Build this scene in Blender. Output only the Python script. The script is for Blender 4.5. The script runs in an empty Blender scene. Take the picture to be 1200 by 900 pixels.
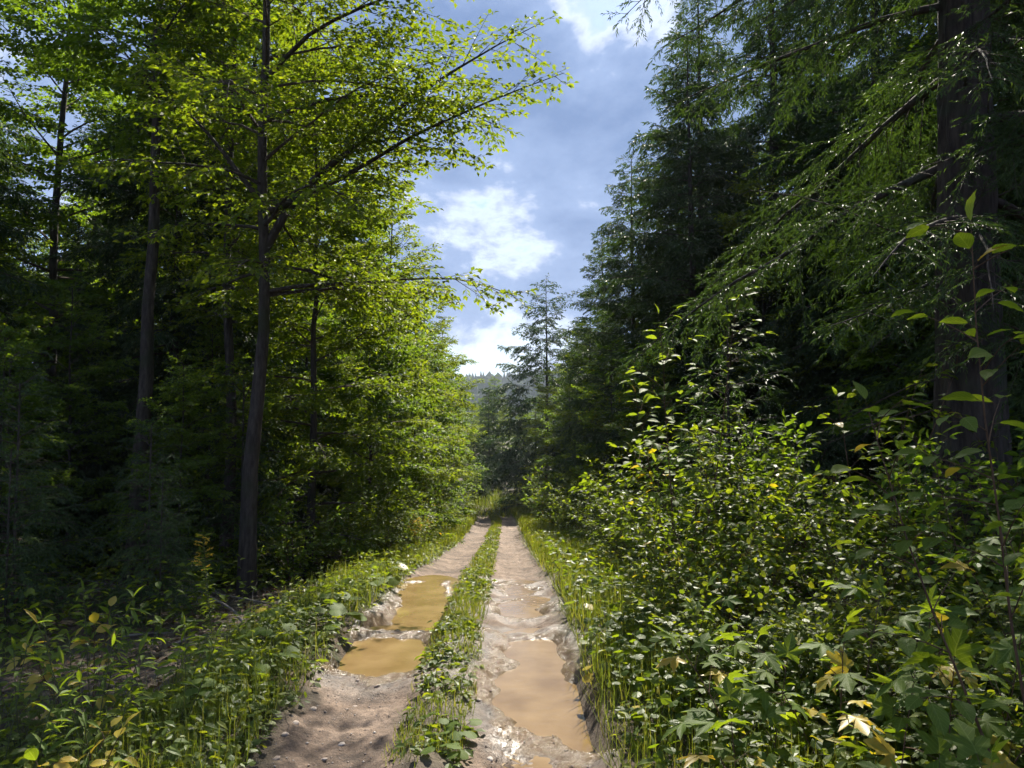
import bpy, math
import numpy as np

R = math.radians
sc = bpy.context.scene
col = sc.collection

# ------------------------------------------------------------------ camera
CAM_H, HOR, FPX = 1.85, 500.0, 900.0          # eye height, horizon row, focal length in photo pixels
cd = bpy.data.cameras.new('camera'); cam = bpy.data.objects.new('camera', cd); col.objects.link(cam)
cd.sensor_width = 36.0; cd.lens = 36.0 * FPX / 1200.0
cd.clip_start = 0.05; cd.clip_end = 5000
cam.location = (0, 0, CAM_H)
cam.rotation_euler = (R(90) + math.atan((HOR - 450) / FPX), 0, 0)
sc.camera = cam

# ------------------------------------------------------------------ sky and sun
SUN_EL, SUN_AZ = R(47), R(15)                  # azimuth measured from the track's direction to the right
world = bpy.data.worlds.new('World'); sc.world = world; world.use_nodes = True
wn, wl = world.node_tree.nodes, world.node_tree.links
wn.clear()
def W(t, **k):
    n = wn.new(t)
    for a, b in k.items(): setattr(n, a, b)
    return n
w_out = W('ShaderNodeOutputWorld'); w_bg = W('ShaderNodeBackground')
w_sky = W('ShaderNodeTexSky', sky_type='NISHITA', sun_disc=False, sun_elevation=SUN_EL, sun_rotation=SUN_AZ,
          air_density=1.0, dust_density=0.6, ozone_density=1.5, altitude=300)
w_bg.inputs['Strength'].default_value = 0.10
w_tc = W('ShaderNodeTexCoord')
w_map = W('ShaderNodeMapping'); w_map.inputs['Scale'].default_value = (1.0, 1.0, 1.55); w_map.inputs['Location'].default_value = (16.0, 3.9, 6.2)
wl.new(w_tc.outputs['Generated'], w_map.inputs['Vector'])
w_n1 = W('ShaderNodeTexNoise'); w_n1.inputs['Scale'].default_value = 3.2; w_n1.inputs['Detail'].default_value = 12
w_n1.inputs['Roughness'].default_value = 0.60; w_n1.inputs['Distortion'].default_value = 0.15
wl.new(w_map.outputs[0], w_n1.inputs['Vector'])
w_cov = W('ShaderNodeValToRGB')               # coverage
w_cov.color_ramp.elements[0].position = 0.36; w_cov.color_ramp.elements[0].color = (0, 0, 0, 1)
w_cov.color_ramp.elements[1].position = 0.44; w_cov.color_ramp.elements[1].color = (1, 1, 1, 1)
w_col = W('ShaderNodeValToRGB')               # thin cloud lets the sun through, thick cloud is grey
cr = w_col.color_ramp
cr.elements[0].position = 0.36; cr.elements[0].color = (1.7, 2.3, 3.8, 1)
cr.elements[1].position = 0.58; cr.elements[1].color = (0.95, 1.42, 2.50, 1)
e = cr.elements.new(0.405); e.color = (3.9, 4.2, 4.9, 1)
e = cr.elements.new(0.465); e.color = (1.55, 2.1, 3.3, 1)
wl.new(w_n1.outputs['Fac'], w_cov.inputs[0]); wl.new(w_n1.outputs['Fac'], w_col.inputs[0])
w_mix = W('ShaderNodeMix', data_type='RGBA')
wl.new(w_cov.outputs[0], w_mix.inputs['Factor'])
w_dim = W('ShaderNodeMix', data_type='RGBA', blend_type='MULTIPLY'); w_dim.inputs[0].default_value = 1.0
w_dim.inputs[7].default_value = (0.62, 0.66, 0.72, 1); wl.new(w_sky.outputs[0], w_dim.inputs[6])
wl.new(w_dim.outputs[2], w_mix.inputs[6]); wl.new(w_col.outputs[0], w_mix.inputs[7])
wl.new(w_mix.outputs[2], w_bg.inputs['Color']); wl.new(w_bg.outputs[0], w_out.inputs[0])

sd = bpy.data.lights.new('sun', 'SUN'); sun = bpy.data.objects.new('sun', sd); col.objects.link(sun)
sd.energy = 5.0; sd.angle = R(0.53); sd.color = (1.0, 0.93, 0.80)
sun.rotation_euler = (R(90) - SUN_EL, 0, math.pi - SUN_AZ)
sun.location = (0, 0, 40)

# ------------------------------------------------------------------ exposure and sampling
vs = sc.view_settings
vs.view_transform = 'Standard'; vs.look = 'None'; vs.exposure = 1.40; vs.gamma = 1.0; vs.use_curve_mapping = False
cy = sc.cycles
cy.max_bounces = 8; cy.diffuse_bounces = 5; cy.glossy_bounces = 2; cy.transmission_bounces = 4
cy.transparent_max_bounces = 4; cy.volume_bounces = 0
cy.use_denoising = True; cy.use_adaptive_sampling = True; cy.adaptive_threshold = 0.03
cy.caustics_reflective = False; cy.caustics_refractive = False
cy.sample_clamp_indirect = 6.0

# ------------------------------------------------------------------ materials
def nodes(name):
    m = bpy.data.materials.new(name); m.use_nodes = True
    nt = m.node_tree; nt.nodes.clear()
    return m, nt
def add(nt, t, **k):
    n = nt.nodes.new(t)
    for a, b in k.items(): setattr(n, a, b)
    return n
def ramp(nt, stops):
    r = add(nt, 'ShaderNodeValToRGB'); el = r.color_ramp.elements
    el[0].position = stops[0][0]; el[0].color = (*stops[0][1], 1)
    el[1].position = stops[-1][0]; el[1].color = (*stops[-1][1], 1)
    for p, c in stops[1:-1]:
        e = el.new(p); e.color = (*c, 1)
    return r
def leaf_mat(name, stops, trans=0.45, tint=(2.6, 2.25, 0.5), rough=0.50, spec=0.32, vein=False):
    m, nt = nodes(name); L = nt.links
    out = add(nt, 'ShaderNodeOutputMaterial'); mix = add(nt, 'ShaderNodeMixShader'); mix.inputs[0].default_value = trans
    p = add(nt, 'ShaderNodeBsdfPrincipled'); t = add(nt, 'ShaderNodeBsdfTranslucent')
    p.inputs['Roughness'].default_value = rough; p.inputs['Specular IOR Level'].default_value = spec
    g = add(nt, 'ShaderNodeNewGeometry'); oi = add(nt, 'ShaderNodeObjectInfo')
    # every leaf its own tone, every plant a small shift of it
    ma = add(nt, 'ShaderNodeMath', operation='MULTIPLY_ADD'); ma.inputs[1].default_value = 0.30
    sb = add(nt, 'ShaderNodeMath', operation='MULTIPLY'); sb.inputs[1].default_value = 0.78
    L.new(g.outputs['Random Per Island'], sb.inputs[0])
    L.new(oi.outputs['Random'], ma.inputs[0]); L.new(sb.outputs[0], ma.inputs[2])
    sub = add(nt, 'ShaderNodeMath', operation='SUBTRACT'); sub.inputs[1].default_value = 0.04
    L.new(ma.outputs[0], sub.inputs[0])
    r = ramp(nt, stops); L.new(sub.outputs[0], r.inputs[0])
    c = r.outputs[0]
    if vein:
        tc = add(nt, 'ShaderNodeUVMap'); sep = add(nt, 'ShaderNodeSeparateXYZ'); L.new(tc.outputs[0], sep.inputs[0])
        ab = add(nt, 'ShaderNodeMath', operation='ABSOLUTE'); L.new(sep.outputs[1], ab.inputs[0])
        dg = add(nt, 'ShaderNodeMath', operation='MULTIPLY_ADD'); dg.inputs[1].default_value = -0.9
        L.new(ab.outputs[0], dg.inputs[0]); L.new(sep.outputs[0], dg.inputs[2])
        wv = add(nt, 'ShaderNodeMath', operation='PINGPONG'); wv.inputs[1].default_value = 0.075; L.new(dg.outputs[0], wv.inputs[0])
        lt = add(nt, 'ShaderNodeMath', operation='LESS_THAN'); lt.inputs[1].default_value = 0.008; L.new(wv.outputs[0], lt.inputs[0])
        l2 = add(nt, 'ShaderNodeMath', operation='LESS_THAN'); l2.inputs[1].default_value = 0.018; L.new(ab.outputs[0], l2.inputs[0])
        mx = add(nt, 'ShaderNodeMath', operation='MAXIMUM'); L.new(lt.outputs[0], mx.inputs[0]); L.new(l2.outputs[0], mx.inputs[1])
        ms = add(nt, 'ShaderNodeMath', operation='MULTIPLY'); ms.inputs[1].default_value = 0.45; L.new(mx.outputs[0], ms.inputs[0])
        mc = add(nt, 'ShaderNodeMix', data_type='RGBA'); L.new(ms.outputs[0], mc.inputs[0]); L.new(c, mc.inputs[6])
        mc.inputs[7].default_value = (0.20, 0.26, 0.09, 1); c = mc.outputs[2]
    tm = add(nt, 'ShaderNodeMix', data_type='RGBA', blend_type='MULTIPLY'); tm.inputs[0].default_value = 1
    tm.inputs[7].default_value = (*tint, 1); L.new(c, tm.inputs[6])
    L.new(c, p.inputs['Base Color']); L.new(tm.outputs[2], t.inputs['Color'])
    L.new(p.outputs[0], mix.inputs[1]); L.new(t.outputs[0], mix.inputs[2]); L.new(mix.outputs[0], out.inputs[0])
    return m
def bark_mat(name, c0, c1, scale=9.0, moss=None):
    m, nt = nodes(name); L = nt.links
    out = add(nt, 'ShaderNodeOutputMaterial'); p = add(nt, 'ShaderNodeBsdfPrincipled'); p.inputs['Roughness'].default_value = 0.9
    p.inputs['Specular IOR Level'].default_value = 0.2
    tc = add(nt, 'ShaderNodeTexCoord'); mp = add(nt, 'ShaderNodeMapping'); mp.inputs['Scale'].default_value = (1, 1, 0.22)
    L.new(tc.outputs['Object'], mp.inputs[0])
    n = add(nt, 'ShaderNodeTexNoise'); n.inputs['Scale'].default_value = scale * 2.4; n.inputs['Detail'].default_value = 7
    n.inputs['Roughness'].default_value = 0.65; L.new(mp.outputs[0], n.inputs['Vector'])
    r = ramp(nt, [(0.32, c0), (0.66, c1)]); L.new(n.outputs['Fac'], r.inputs[0])
    c = r.outputs[0]
    if moss:
        n2 = add(nt, 'ShaderNodeTexNoise'); n2.inputs['Scale'].default_value = 2.3; n2.inputs['Detail'].default_value = 5
        L.new(tc.outputs['Object'], n2.inputs['Vector'])
        r2 = ramp(nt, [(0.52, (0, 0, 0)), (0.66, (0.8, 0.8, 0.8))]); L.new(n2.outputs['Fac'], r2.inputs[0])
        mc = add(nt, 'ShaderNodeMix', data_type='RGBA'); L.new(r2.outputs[0], mc.inputs[0]); L.new(c, mc.inputs[6])
        mc.inputs[7].default_value = (*moss, 1); c = mc.outputs[2]
    b = add(nt, 'ShaderNodeBump'); b.inputs['Strength'].default_value = 0.8; b.inputs['Distance'].default_value = 0.02
    L.new(n.outputs['Fac'], b.inputs['Height']); L.new(b.outputs[0], p.inputs['Normal'])
    L.new(c, p.inputs['Base Color']); L.new(p.outputs[0], out.inputs[0])
    return m

M = {}
M['beech'] = leaf_mat('beech_leaf', [(0.0, (0.046, 0.082, 0.012)), (0.5, (0.076, 0.122, 0.015)), (0.9, (0.115, 0.160, 0.018)), (1.0, (0.13, 0.17, 0.025))], 0.55, rough=0.52, spec=0.24)
M['maple'] = leaf_mat('maple_leaf', [(0.0, (0.046, 0.090, 0.016)), (0.6, (0.074, 0.130, 0.020)), (0.93, (0.10, 0.17, 0.022)), (1.0, (0.22, 0.19, 0.02))], 0.55, rough=0.52, spec=0.24)
M['hemlock'] = leaf_mat('hemlock_needles', [(0.0, (0.024, 0.044, 0.015)), (0.6, (0.040, 0.070, 0.020)), (1.0, (0.070, 0.105, 0.024))], 0.3, (1.6, 1.7, 0.7), rough=0.52, spec=0.24)
M['spruce'] = leaf_mat('spruce_needles', [(0.0, (0.030, 0.058, 0.030)), (0.6, (0.046, 0.082, 0.038)), (1.0, (0.075, 0.115, 0.040))], 0.25, (1.5, 1.6, 0.8), rough=0.52, spec=0.24)
M['shrub'] = leaf_mat('shrub_leaf', [(0.0, (0.050, 0.086, 0.013)), (0.6, (0.086, 0.132, 0.017)), (0.95, (0.13, 0.175, 0.02)), (1.0, (0.28, 0.22, 0.03))], 0.56, rough=0.46, spec=0.32)
M['herb'] = leaf_mat('herb_leaf', [(0.0, (0.052, 0.088, 0.016)), (0.6, (0.095, 0.135, 0.020)), (0.92, (0.15, 0.175, 0.026)), (1.0, (0.30, 0.23, 0.04))], 0.5, rough=0.46, spec=0.32)
M['broad'] = leaf_mat('broad_leaf', [(0.0, (0.055, 0.098, 0.018)), (0.6, (0.088, 0.138, 0.022)), (1.0, (0.14, 0.18, 0.03))], 0.5, rough=0.58, spec=0.18, vein=True)
M['yellow'] = leaf_mat('yellowing_leaf', [(0.0, (0.22, 0.22, 0.03)), (0.5, (0.38, 0.30, 0.04)), (1.0, (0.42, 0.25, 0.05))], 0.45, (1.4, 1.3, 0.6), rough=0.42, vein=True)
M['flower'] = leaf_mat('goldenrod_flower', [(0.0, (0.42, 0.28, 0.02)), (1.0, (0.60, 0.42, 0.04))], 0.35, (1.2, 1.1, 0.6), rough=0.6)
M['grass'] = leaf_mat('grass_blade', [(0.0, (0.070, 0.105, 0.018)), (0.6, (0.130, 0.165, 0.026)), (0.9, (0.20, 0.20, 0.05)), (1.0, (0.30, 0.25, 0.11))], 0.45, (1.6, 1.5, 0.6), rough=0.42)
M['litter'] = leaf_mat('leaf_litter', [(0.0, (0.040, 0.022, 0.012)), (0.6, (0.085, 0.048, 0.026)), (1.0, (0.16, 0.10, 0.055))], 0.12, (1.2, 1.0, 0.8), rough=0.7)
M['far'] = leaf_mat('far_foliage', [(0.0, (0.022, 0.050, 0.018)), (0.6, (0.036, 0.075, 0.022)), (1.0, (0.060, 0.105, 0.026))], 0.2, rough=0.7, spec=0.1)
M['bark'] = bark_mat('grey_bark', (0.022, 0.017, 0.014), (0.075, 0.060, 0.050), moss=(0.035, 0.038, 0.02))
M['hbark'] = bark_mat('hemlock_bark', (0.018, 0.014, 0.012), (0.080, 0.062, 0.052), 7, moss=(0.045, 0.055, 0.035))
M['twig'] = bark_mat('twig_bark', (0.035, 0.026, 0.020), (0.095, 0.072, 0.052), 20)
M['dead'] = bark_mat('dead_wood', (0.10, 0.085, 0.07), (0.24, 0.21, 0.18), 20)
M['stem'] = bark_mat('green_stem', (0.05, 0.075, 0.025), (0.11, 0.11, 0.05), 20)
M['redstem'] = bark_mat('red_stem', (0.07, 0.04, 0.025), (0.14, 0.085, 0.05), 20)

def stone_mat():
    m, nt = nodes('stone'); L = nt.links
    out = add(nt, 'ShaderNodeOutputMaterial'); p = add(nt, 'ShaderNodeBsdfPrincipled'); p.inputs['Roughness'].default_value = 0.75
    g = add(nt, 'ShaderNodeNewGeometry'); oi = add(nt, 'ShaderNodeObjectInfo')
    s = add(nt, 'ShaderNodeMath', operation='ADD'); L.new(g.outputs['Random Per Island'], s.inputs[0]); L.new(oi.outputs['Random'], s.inputs[1])
    fr = add(nt, 'ShaderNodeMath', operation='FRACT'); L.new(s.outputs[0], fr.inputs[0])
    r = ramp(nt, [(0, (0.20, 0.155, 0.125)), (0.6, (0.32, 0.26, 0.22)), (1, (0.45, 0.41, 0.37))]); L.new(fr.outputs[0], r.inputs[0])
    n = add(nt, 'ShaderNodeTexNoise'); n.inputs['Scale'].default_value = 60; n.inputs['Detail'].default_value = 5
    b = add(nt, 'ShaderNodeBump'); b.inputs['Strength'].default_value = 0.4; b.inputs['Distance'].default_value = 0.004
    L.new(n.outputs['Fac'], b.inputs['Height']); L.new(b.outputs[0], p.inputs['Normal'])
    L.new(r.outputs[0], p.inputs['Base Color']); L.new(p.outputs[0], out.inputs[0])
    return m
M['stone'] = stone_mat()

def track_mat():
    m, nt = nodes('track_mud'); L = nt.links
    out = add(nt, 'ShaderNodeOutputMaterial'); p = add(nt, 'ShaderNodeBsdfPrincipled')
    tc = add(nt, 'ShaderNodeTexCoord')
    def noise(s, d, r=0.6):
        n = add(nt, 'ShaderNodeTexNoise'); n.inputs['Scale'].default_value = s; n.inputs['Detail'].default_value = d
        n.inputs['Roughness'].default_value = r; L.new(tc.outputs['Object'], n.inputs['Vector']); return n
    big, mid, fine = noise(1.6, 6), noise(11, 7, 0.65), noise(75, 6, 0.7)
    r1 = ramp(nt, [(0.32, (0.085, 0.056, 0.038)), (0.48, (0.160, 0.110, 0.078)), (0.66, (0.245, 0.178, 0.132))]); L.new(big.outputs['Fac'], r1.inputs[0])
    r2 = ramp(nt, [(0.34, (0.42, 0.39, 0.37)), (0.60, (1.05, 1.03, 1.0))]); L.new(mid.outputs['Fac'], r2.inputs[0])
    mu = add(nt, 'ShaderNodeMix', data_type='RGBA', blend_type='MULTIPLY'); mu.inputs[0].default_value = 1
    L.new(r1.outputs[0], mu.inputs[6]); L.new(r2.outputs[0], mu.inputs[7])
    vo = add(nt, 'ShaderNodeTexVoronoi'); vo.inputs['Scale'].default_value = 55; L.new(tc.outputs['Object'], vo.inputs['Vector'])
    r3 = ramp(nt, [(0.0, (1.35, 1.3, 1.25)), (0.35, (0.95, 0.95, 0.95)), (0.8, (0.7, 0.7, 0.7))]); L.new(vo.outputs['Distance'], r3.inputs[0])
    mu2 = add(nt, 'ShaderNodeMix', data_type='RGBA', blend_type='MULTIPLY'); mu2.inputs[0].default_value = 0.7
    L.new(mu.outputs[2], mu2.inputs[6]); L.new(r3.outputs[0], mu2.inputs[7])
    at = add(nt, 'ShaderNodeAttribute', attribute_name='wet')
    wc = add(nt, 'ShaderNodeMix', data_type='RGBA', blend_type='MULTIPLY'); L.new(at.outputs['Fac'], wc.inputs[0])
    L.new(mu2.outputs[2], wc.inputs[6]); wc.inputs[7].default_value = (0.55, 0.50, 0.46, 1)
    sr = add(nt, 'ShaderNodeMapRange'); sr.inputs['From Min'].default_value = 0.86; sr.inputs['From Max'].default_value = 1.0; sr.inputs['To Max'].default_value = 0.85
    L.new(at.outputs['Fac'], sr.inputs['Value'])
    si = add(nt, 'ShaderNodeMix', data_type='RGBA'); L.new(sr.outputs[0], si.inputs[0]); L.new(wc.outputs[2], si.inputs[6]); si.inputs[7].default_value = (0.135, 0.090, 0.048, 1); wc = si
    so = add(nt, 'ShaderNodeAttribute', attribute_name='soil')
    sc_ = add(nt, 'ShaderNodeMix', data_type='RGBA'); L.new(so.outputs['Fac'], sc_.inputs[0]); L.new(wc.outputs[2], sc_.inputs[6])
    sc_.inputs[7].default_value = (0.075, 0.058, 0.036, 1)
    L.new(sc_.outputs[2], p.inputs['Base Color'])
    rr = add(nt, 'ShaderNodeMapRange'); rr.inputs['To Min'].default_value = 0.88; rr.inputs['To Max'].default_value = 0.12
    wv = add(nt, 'ShaderNodeMath', operation='MULTIPLY'); L.new(at.outputs['Fac'], wv.inputs[0])
    rm = ramp(nt, [(0.35, (0.75, 0.75, 0.75)), (0.55, (1, 1, 1))]); L.new(mid.outputs['Fac'], rm.inputs[0]); L.new(rm.outputs[0], wv.inputs[1])
    L.new(wv.outputs[0], rr.inputs['Value']); L.new(rr.outputs[0], p.inputs['Roughness'])
    p.inputs['Specular IOR Level'].default_value = 0.5
    b1 = add(nt, 'ShaderNodeBump'); b1.inputs['Strength'].default_value = 0.9; b1.inputs['Distance'].default_value = 0.03; L.new(mid.outputs['Fac'], b1.inputs['Height'])
    b2 = add(nt, 'ShaderNodeBump'); b2.inputs['Strength'].default_value = 0.9; b2.inputs['Distance'].default_value = 0.012; L.new(fine.outputs['Fac'], b2.inputs['Height'])
    L.new(b1.outputs[0], b2.inputs['Normal']); L.new(b2.outputs[0], p.inputs['Normal']); L.new(p.outputs[0], out.inputs[0])
    return m
M['track'] = track_mat()

def water_mat():
    m, nt = nodes('muddy_water'); L = nt.links
    out = add(nt, 'ShaderNodeOutputMaterial'); p = add(nt, 'ShaderNodeBsdfPrincipled')
    tc = add(nt, 'ShaderNodeTexCoord')
    n = add(nt, 'ShaderNodeTexNoise'); n.inputs['Scale'].default_value = 3.0; n.inputs['Detail'].default_value = 5; L.new(tc.outputs['Object'], n.inputs['Vector'])
    r = ramp(nt, [(0.34, (0.150, 0.096, 0.041)), (0.66, (0.225, 0.152, 0.071))]); L.new(n.outputs['Fac'], r.inputs[0])
    L.new(r.outputs[0], p.inputs['Base Color']); p.inputs['Roughness'].default_value = 0.025; p.inputs['IOR'].default_value = 1.33
    n2 = add(nt, 'ShaderNodeTexNoise'); n2.inputs['Scale'].default_value = 14; n2.inputs['Detail'].default_value = 3; L.new(tc.outputs['Object'], n2.inputs['Vector'])
    b = add(nt, 'ShaderNodeBump'); b.inputs['Strength'].default_value = 0.22; b.inputs['Distance'].default_value = 0.01; L.new(n2.outputs['Fac'], b.inputs['Height'])
    L.new(b.outputs[0], p.inputs['Normal']); L.new(p.outputs[0], out.inputs[0])
    return m
M['water'] = water_mat()

def ground_mat():
    m, nt = nodes('forest_floor'); L = nt.links
    out = add(nt, 'ShaderNodeOutputMaterial'); p = add(nt, 'ShaderNodeBsdfPrincipled'); p.inputs['Roughness'].default_value = 0.95
    tc = add(nt, 'ShaderNodeTexCoord')
    n = add(nt, 'ShaderNodeTexNoise'); n.inputs['Scale'].default_value = 0.9; n.inputs['Detail'].default_value = 8; L.new(tc.outputs['Object'], n.inputs['Vector'])
    n2 = add(nt, 'ShaderNodeTexNoise'); n2.inputs['Scale'].default_value = 22; n2.inputs['Detail'].default_value = 6; n2.inputs['Roughness'].default_value = 0.7; L.new(tc.outputs['Object'], n2.inputs['Vector'])
    r = ramp(nt, [(0.35, (0.050, 0.033, 0.020)), (0.52, (0.080, 0.056, 0.034)), (0.62, (0.050, 0.058, 0.020)), (0.75, (0.045, 0.066, 0.020))]); L.new(n.outputs['Fac'], r.inputs[0])
    r2 = ramp(nt, [(0.3, (0.45, 0.45, 0.45)), (0.7, (1.2, 1.2, 1.2))]); L.new(n2.outputs['Fac'], r2.inputs[0])
    mu = add(nt, 'ShaderNodeMix', data_type='RGBA', blend_type='MULTIPLY'); mu.inputs[0].default_value = 1
    L.new(r.outputs[0], mu.inputs[6]); L.new(r2.outputs[0], mu.inputs[7]); L.new(mu.outputs[2], p.inputs['Base Color'])
    b = add(nt, 'ShaderNodeBump'); b.inputs['Strength'].default_value = 0.8; b.inputs['Distance'].default_value = 0.05; L.new(n2.outputs['Fac'], b.inputs['Height'])
    L.new(b.outputs[0], p.inputs['Normal']); L.new(p.outputs[0], out.inputs[0])
    return m
M['ground'] = ground_mat()

# ------------------------------------------------------------------ mesh helpers
TRIS = [0]
def mesh(name, V, F, mat, smooth=False, uv=None):
    """V (n,3); F a (m,3) or (m,4) array or a list of such arrays"""
    V = np.asarray(V, np.float32).reshape(-1, 3)
    Fs = F if isinstance(F, list) else [F]
    Fs = [np.asarray(f, np.int32) for f in Fs if len(f)]
    me = bpy.data.meshes.new(name)
    me.vertices.add(len(V)); me.vertices.foreach_set('co', V.ravel())
    loops = np.concatenate([f.ravel() for f in Fs])
    tot = np.concatenate([np.full(len(f), f.shape[1], np.int32) for f in Fs])
    start = np.concatenate([[0], np.cumsum(tot)[:-1]]).astype(np.int32)
    me.loops.add(len(loops)); me.loops.foreach_set('vertex_index', loops)
    me.polygons.add(len(tot)); me.polygons.foreach_set('loop_start', start)
    try: me.polygons.foreach_set('loop_total', tot)
    except Exception: pass
    me.update(calc_edges=True)
    me.polygons.foreach_set('use_smooth', np.full(len(tot), smooth))
    if uv is not None:
        l = me.uv_layers.new(name='UVMap'); l.data.foreach_set('uv', np.asarray(uv, np.float32)[loops].ravel())
    me.materials.append(mat); me.update()
    TRIS[0] += int((tot - 2).sum())
    return me
def ob(name, me, parent=None, **props):
    o = bpy.data.objects.new(name, me); col.objects.link(o)
    if parent is not None: o.parent = parent
    for k, v in props.items(): o[k] = v
    return o
def thing(name, label, cat, loc=(0, 0, 0), rz=0.0, s=1.0, group=None):
    o = bpy.data.objects.new(name, None); col.objects.link(o); o.empty_display_size = 0.2
    o.location = loc; o.rotation_euler = (0, 0, rz); o.scale = (s, s, s) if np.isscalar(s) else s
    o['label'] = label; o['category'] = cat
    if group: o['group'] = group
    return o
def structure(name, me):
    return ob(name, me, kind='structure')
def kids(o):
    return [c for c in col.objects if c.parent == o]
def dup(proto_kids, name, label, cat, loc, rz, s, group):
    """a copy of a thing: a new root, copies of its parts and their sub-parts sharing mesh data"""
    r = thing(name, label, cat, loc, rz, s, group)
    for o, subs in proto_kids:
        c = o.copy(); col.objects.link(c); c.parent = r
        for q in subs:
            d = q.copy(); col.objects.link(d); d.parent = c
    return r

UP = np.array([0, 0, 1.0])
def nrm(a): return a / np.maximum(np.linalg.norm(a, axis=-1, keepdims=True), 1e-9)
def tubes(P, Rr, k):
    """P (B,n,3) centre lines, Rr (B,n) radii -> verts, quads"""
    B, n, _ = P.shape
    T = nrm(np.gradient(P, axis=1))
    ref = np.where(np.abs(T[..., 2:3]) > 0.9, np.array([1.0, 0, 0]), UP)
    A = nrm(np.cross(T, ref)); C = np.cross(T, A)
    a = np.arange(k) * 2 * np.pi / k
    V = P[:, :, None, :] + Rr[:, :, None, None] * (A[:, :, None, :] * np.cos(a)[None, None, :, None] + C[:, :, None, :] * np.sin(a)[None, None, :, None])
    b = np.arange(B)[:, None, None] * n * k; i = np.arange(n - 1)[None, :, None] * k; j = np.arange(k)[None, None, :]; j2 = (j + 1) % k
    Q = np.stack([b + i + j, b + i + j2, b + i + k + j2, b + i + k + j], -1).reshape(-1, 4)
    return V.reshape(-1, 3), Q
class Acc:
    def __init__(s): s.V = []; s.F = []; s.n = 0
    def add(s, V, F):
        if len(V): s.V.append(V); s.F.append(F + s.n); s.n += len(V)
    def mesh(s, name, mat, smooth=False):
        by = {}
        for f in s.F: by.setdefault(f.shape[1], []).append(f)
        return mesh(name, np.concatenate(s.V), [np.concatenate(v) for v in by.values()], mat, smooth)
def at(P, idx, s):
    n = P.shape[1]; f = s * (n - 1); i = np.clip(f.astype(int), 0, n - 2); w = (f - i)[:, None]
    a, b = P[idx, i], P[idx, i + 1]
    return a + (b - a) * w, nrm(b - a)
def side_frame(T, g, jit):
    v = np.abs(T[:, 2:3]) > 0.85
    ra = g.random(len(T)) * 2 * np.pi
    hor = np.stack([np.cos(ra), np.sin(ra), 0 * ra], 1)
    up = np.where(v, hor, UP) + g.normal(0, jit, T.shape)
    N = nrm(up - T * (T * up).sum(1, keepdims=True))
    return N, np.cross(T, N)
def spread(L, spacing, s0, g, s1=1.0):
    cnt = np.maximum(1, (L * (s1 - s0) / spacing).astype(int))
    idx = np.repeat(np.arange(len(L)), cnt); k = np.arange(len(idx)) - np.repeat(np.cumsum(cnt) - cnt, cnt)
    s = s0 + (s1 - s0) * (k + g.random(len(idx))) / cnt[idx]
    return idx, k, np.clip(s, 0, 1)
def grow(start, D, L, n, droop, wob, g):
    """curved shoots from start along D"""
    C = len(L); P = np.zeros((C, n, 3)); P[:, 0] = start; d = D.copy()
    for j in range(1, n):
        d = nrm(d + np.array([0, 0, -1.0]) * (droop[:, None] if np.ndim(droop) else droop) / (n - 1) + g.normal(0, wob, d.shape) / math.sqrt(n))
        P[:, j] = P[:, j - 1] + d * (L / (n - 1))[:, None]
    return P
def sub(P, L, g, spacing, s0, ang, lenf, n=4, droop=0.2, jit=0.15, wob=0.15, tilt=0.12, s1=1.0):
    idx, k, s = spread(L, spacing, s0, g, s1)
    pos, T = at(P, idx, s)
    N, S = side_frame(T, g, jit)
    sg = np.where(k % 2 == 0, 1.0, -1.0)[:, None]
    a = g.uniform(ang[0], ang[1], len(idx))[:, None]
    D = nrm(np.cos(a) * T + np.sin(a) * sg * S + N * g.normal(0, tilt, (len(idx), 1)))
    L2 = lenf(s, L[idx]) * g.uniform(0.7, 1.2, len(idx))
    return grow(pos, D, L2, n, droop, wob, g), L2, idx, s

TM = {}
TM['fold'] = (np.array([(0, 0, 0), (.42, .5, .10), (1, 0, -.10), (.42, -.5, .10)]), np.array([(0, 2, 1), (0, 3, 2)]))
TM['needle'] = (np.array([(0, 0, 0), (.4, .5, .06), (1, 0, -.08), (.4, -.5, .06)]), np.array([(0, 2, 1), (0, 3, 2)]))
TM['oval'] = (np.array([(0, 0, 0), (.33, 0, -.02), (.68, 0, -.04), (1, 0, -.16), (.22, .36, .06), (.58, .42, .04), (.22, -.36, .06), (.58, -.42, .04)]),
              np.array([(0, 1, 4), (1, 5, 4), (1, 2, 5), (2, 3, 5), (0, 6, 1), (1, 6, 7), (1, 7, 2), (2, 7, 3)]))
def fan(half, c, cup):
    pts = half + [(u, -v) for u, v in reversed(half) if abs(v) > 1e-6]
    V = [(c, 0, 0)] + [(u, v, 0) for u, v in pts]
    V = np.array([(u, v, -cup * ((u - c) ** 2 * 0.8 + v * v * 1.2) + 0.10 * abs(v) * (abs(v) < .3)) for u, v, _ in V])
    n = len(pts); F = np.array([(0, 1 + i, 1 + (i + 1) % n) for i in range(n)])
    return V, F
TM['maple'] = fan([(0, 0.0), (-.04, .10), (-.10, .27), (-.14, .44), (.02, .41), (.10, .36), (.17, .34), (.24, .45), (.34, .50), (.55, .66), (.52, .50), (.54, .40), (.46, .27), (.44, .19), (.58, .22), (.66, .27), (.72, .17), (.84, .12), (1.0, 0)], .16, .45)
TM['round'] = fan([(.06, 0.0), (-.10, .10), (-.14, .28), (-.02, .44), (.18, .50), (.34, .53), (.50, .47), (.66, .45), (.80, .30), (.90, .20), (.95, 0)], .12, .35)
TM['trio'] = fan([(0, 0.0), (.10, .10), (.22, .30), (.36, .42), (.50, .36), (.62, .37), (.80, .22), (.88, .12), (1.0, 0)], .3, .4)
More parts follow.
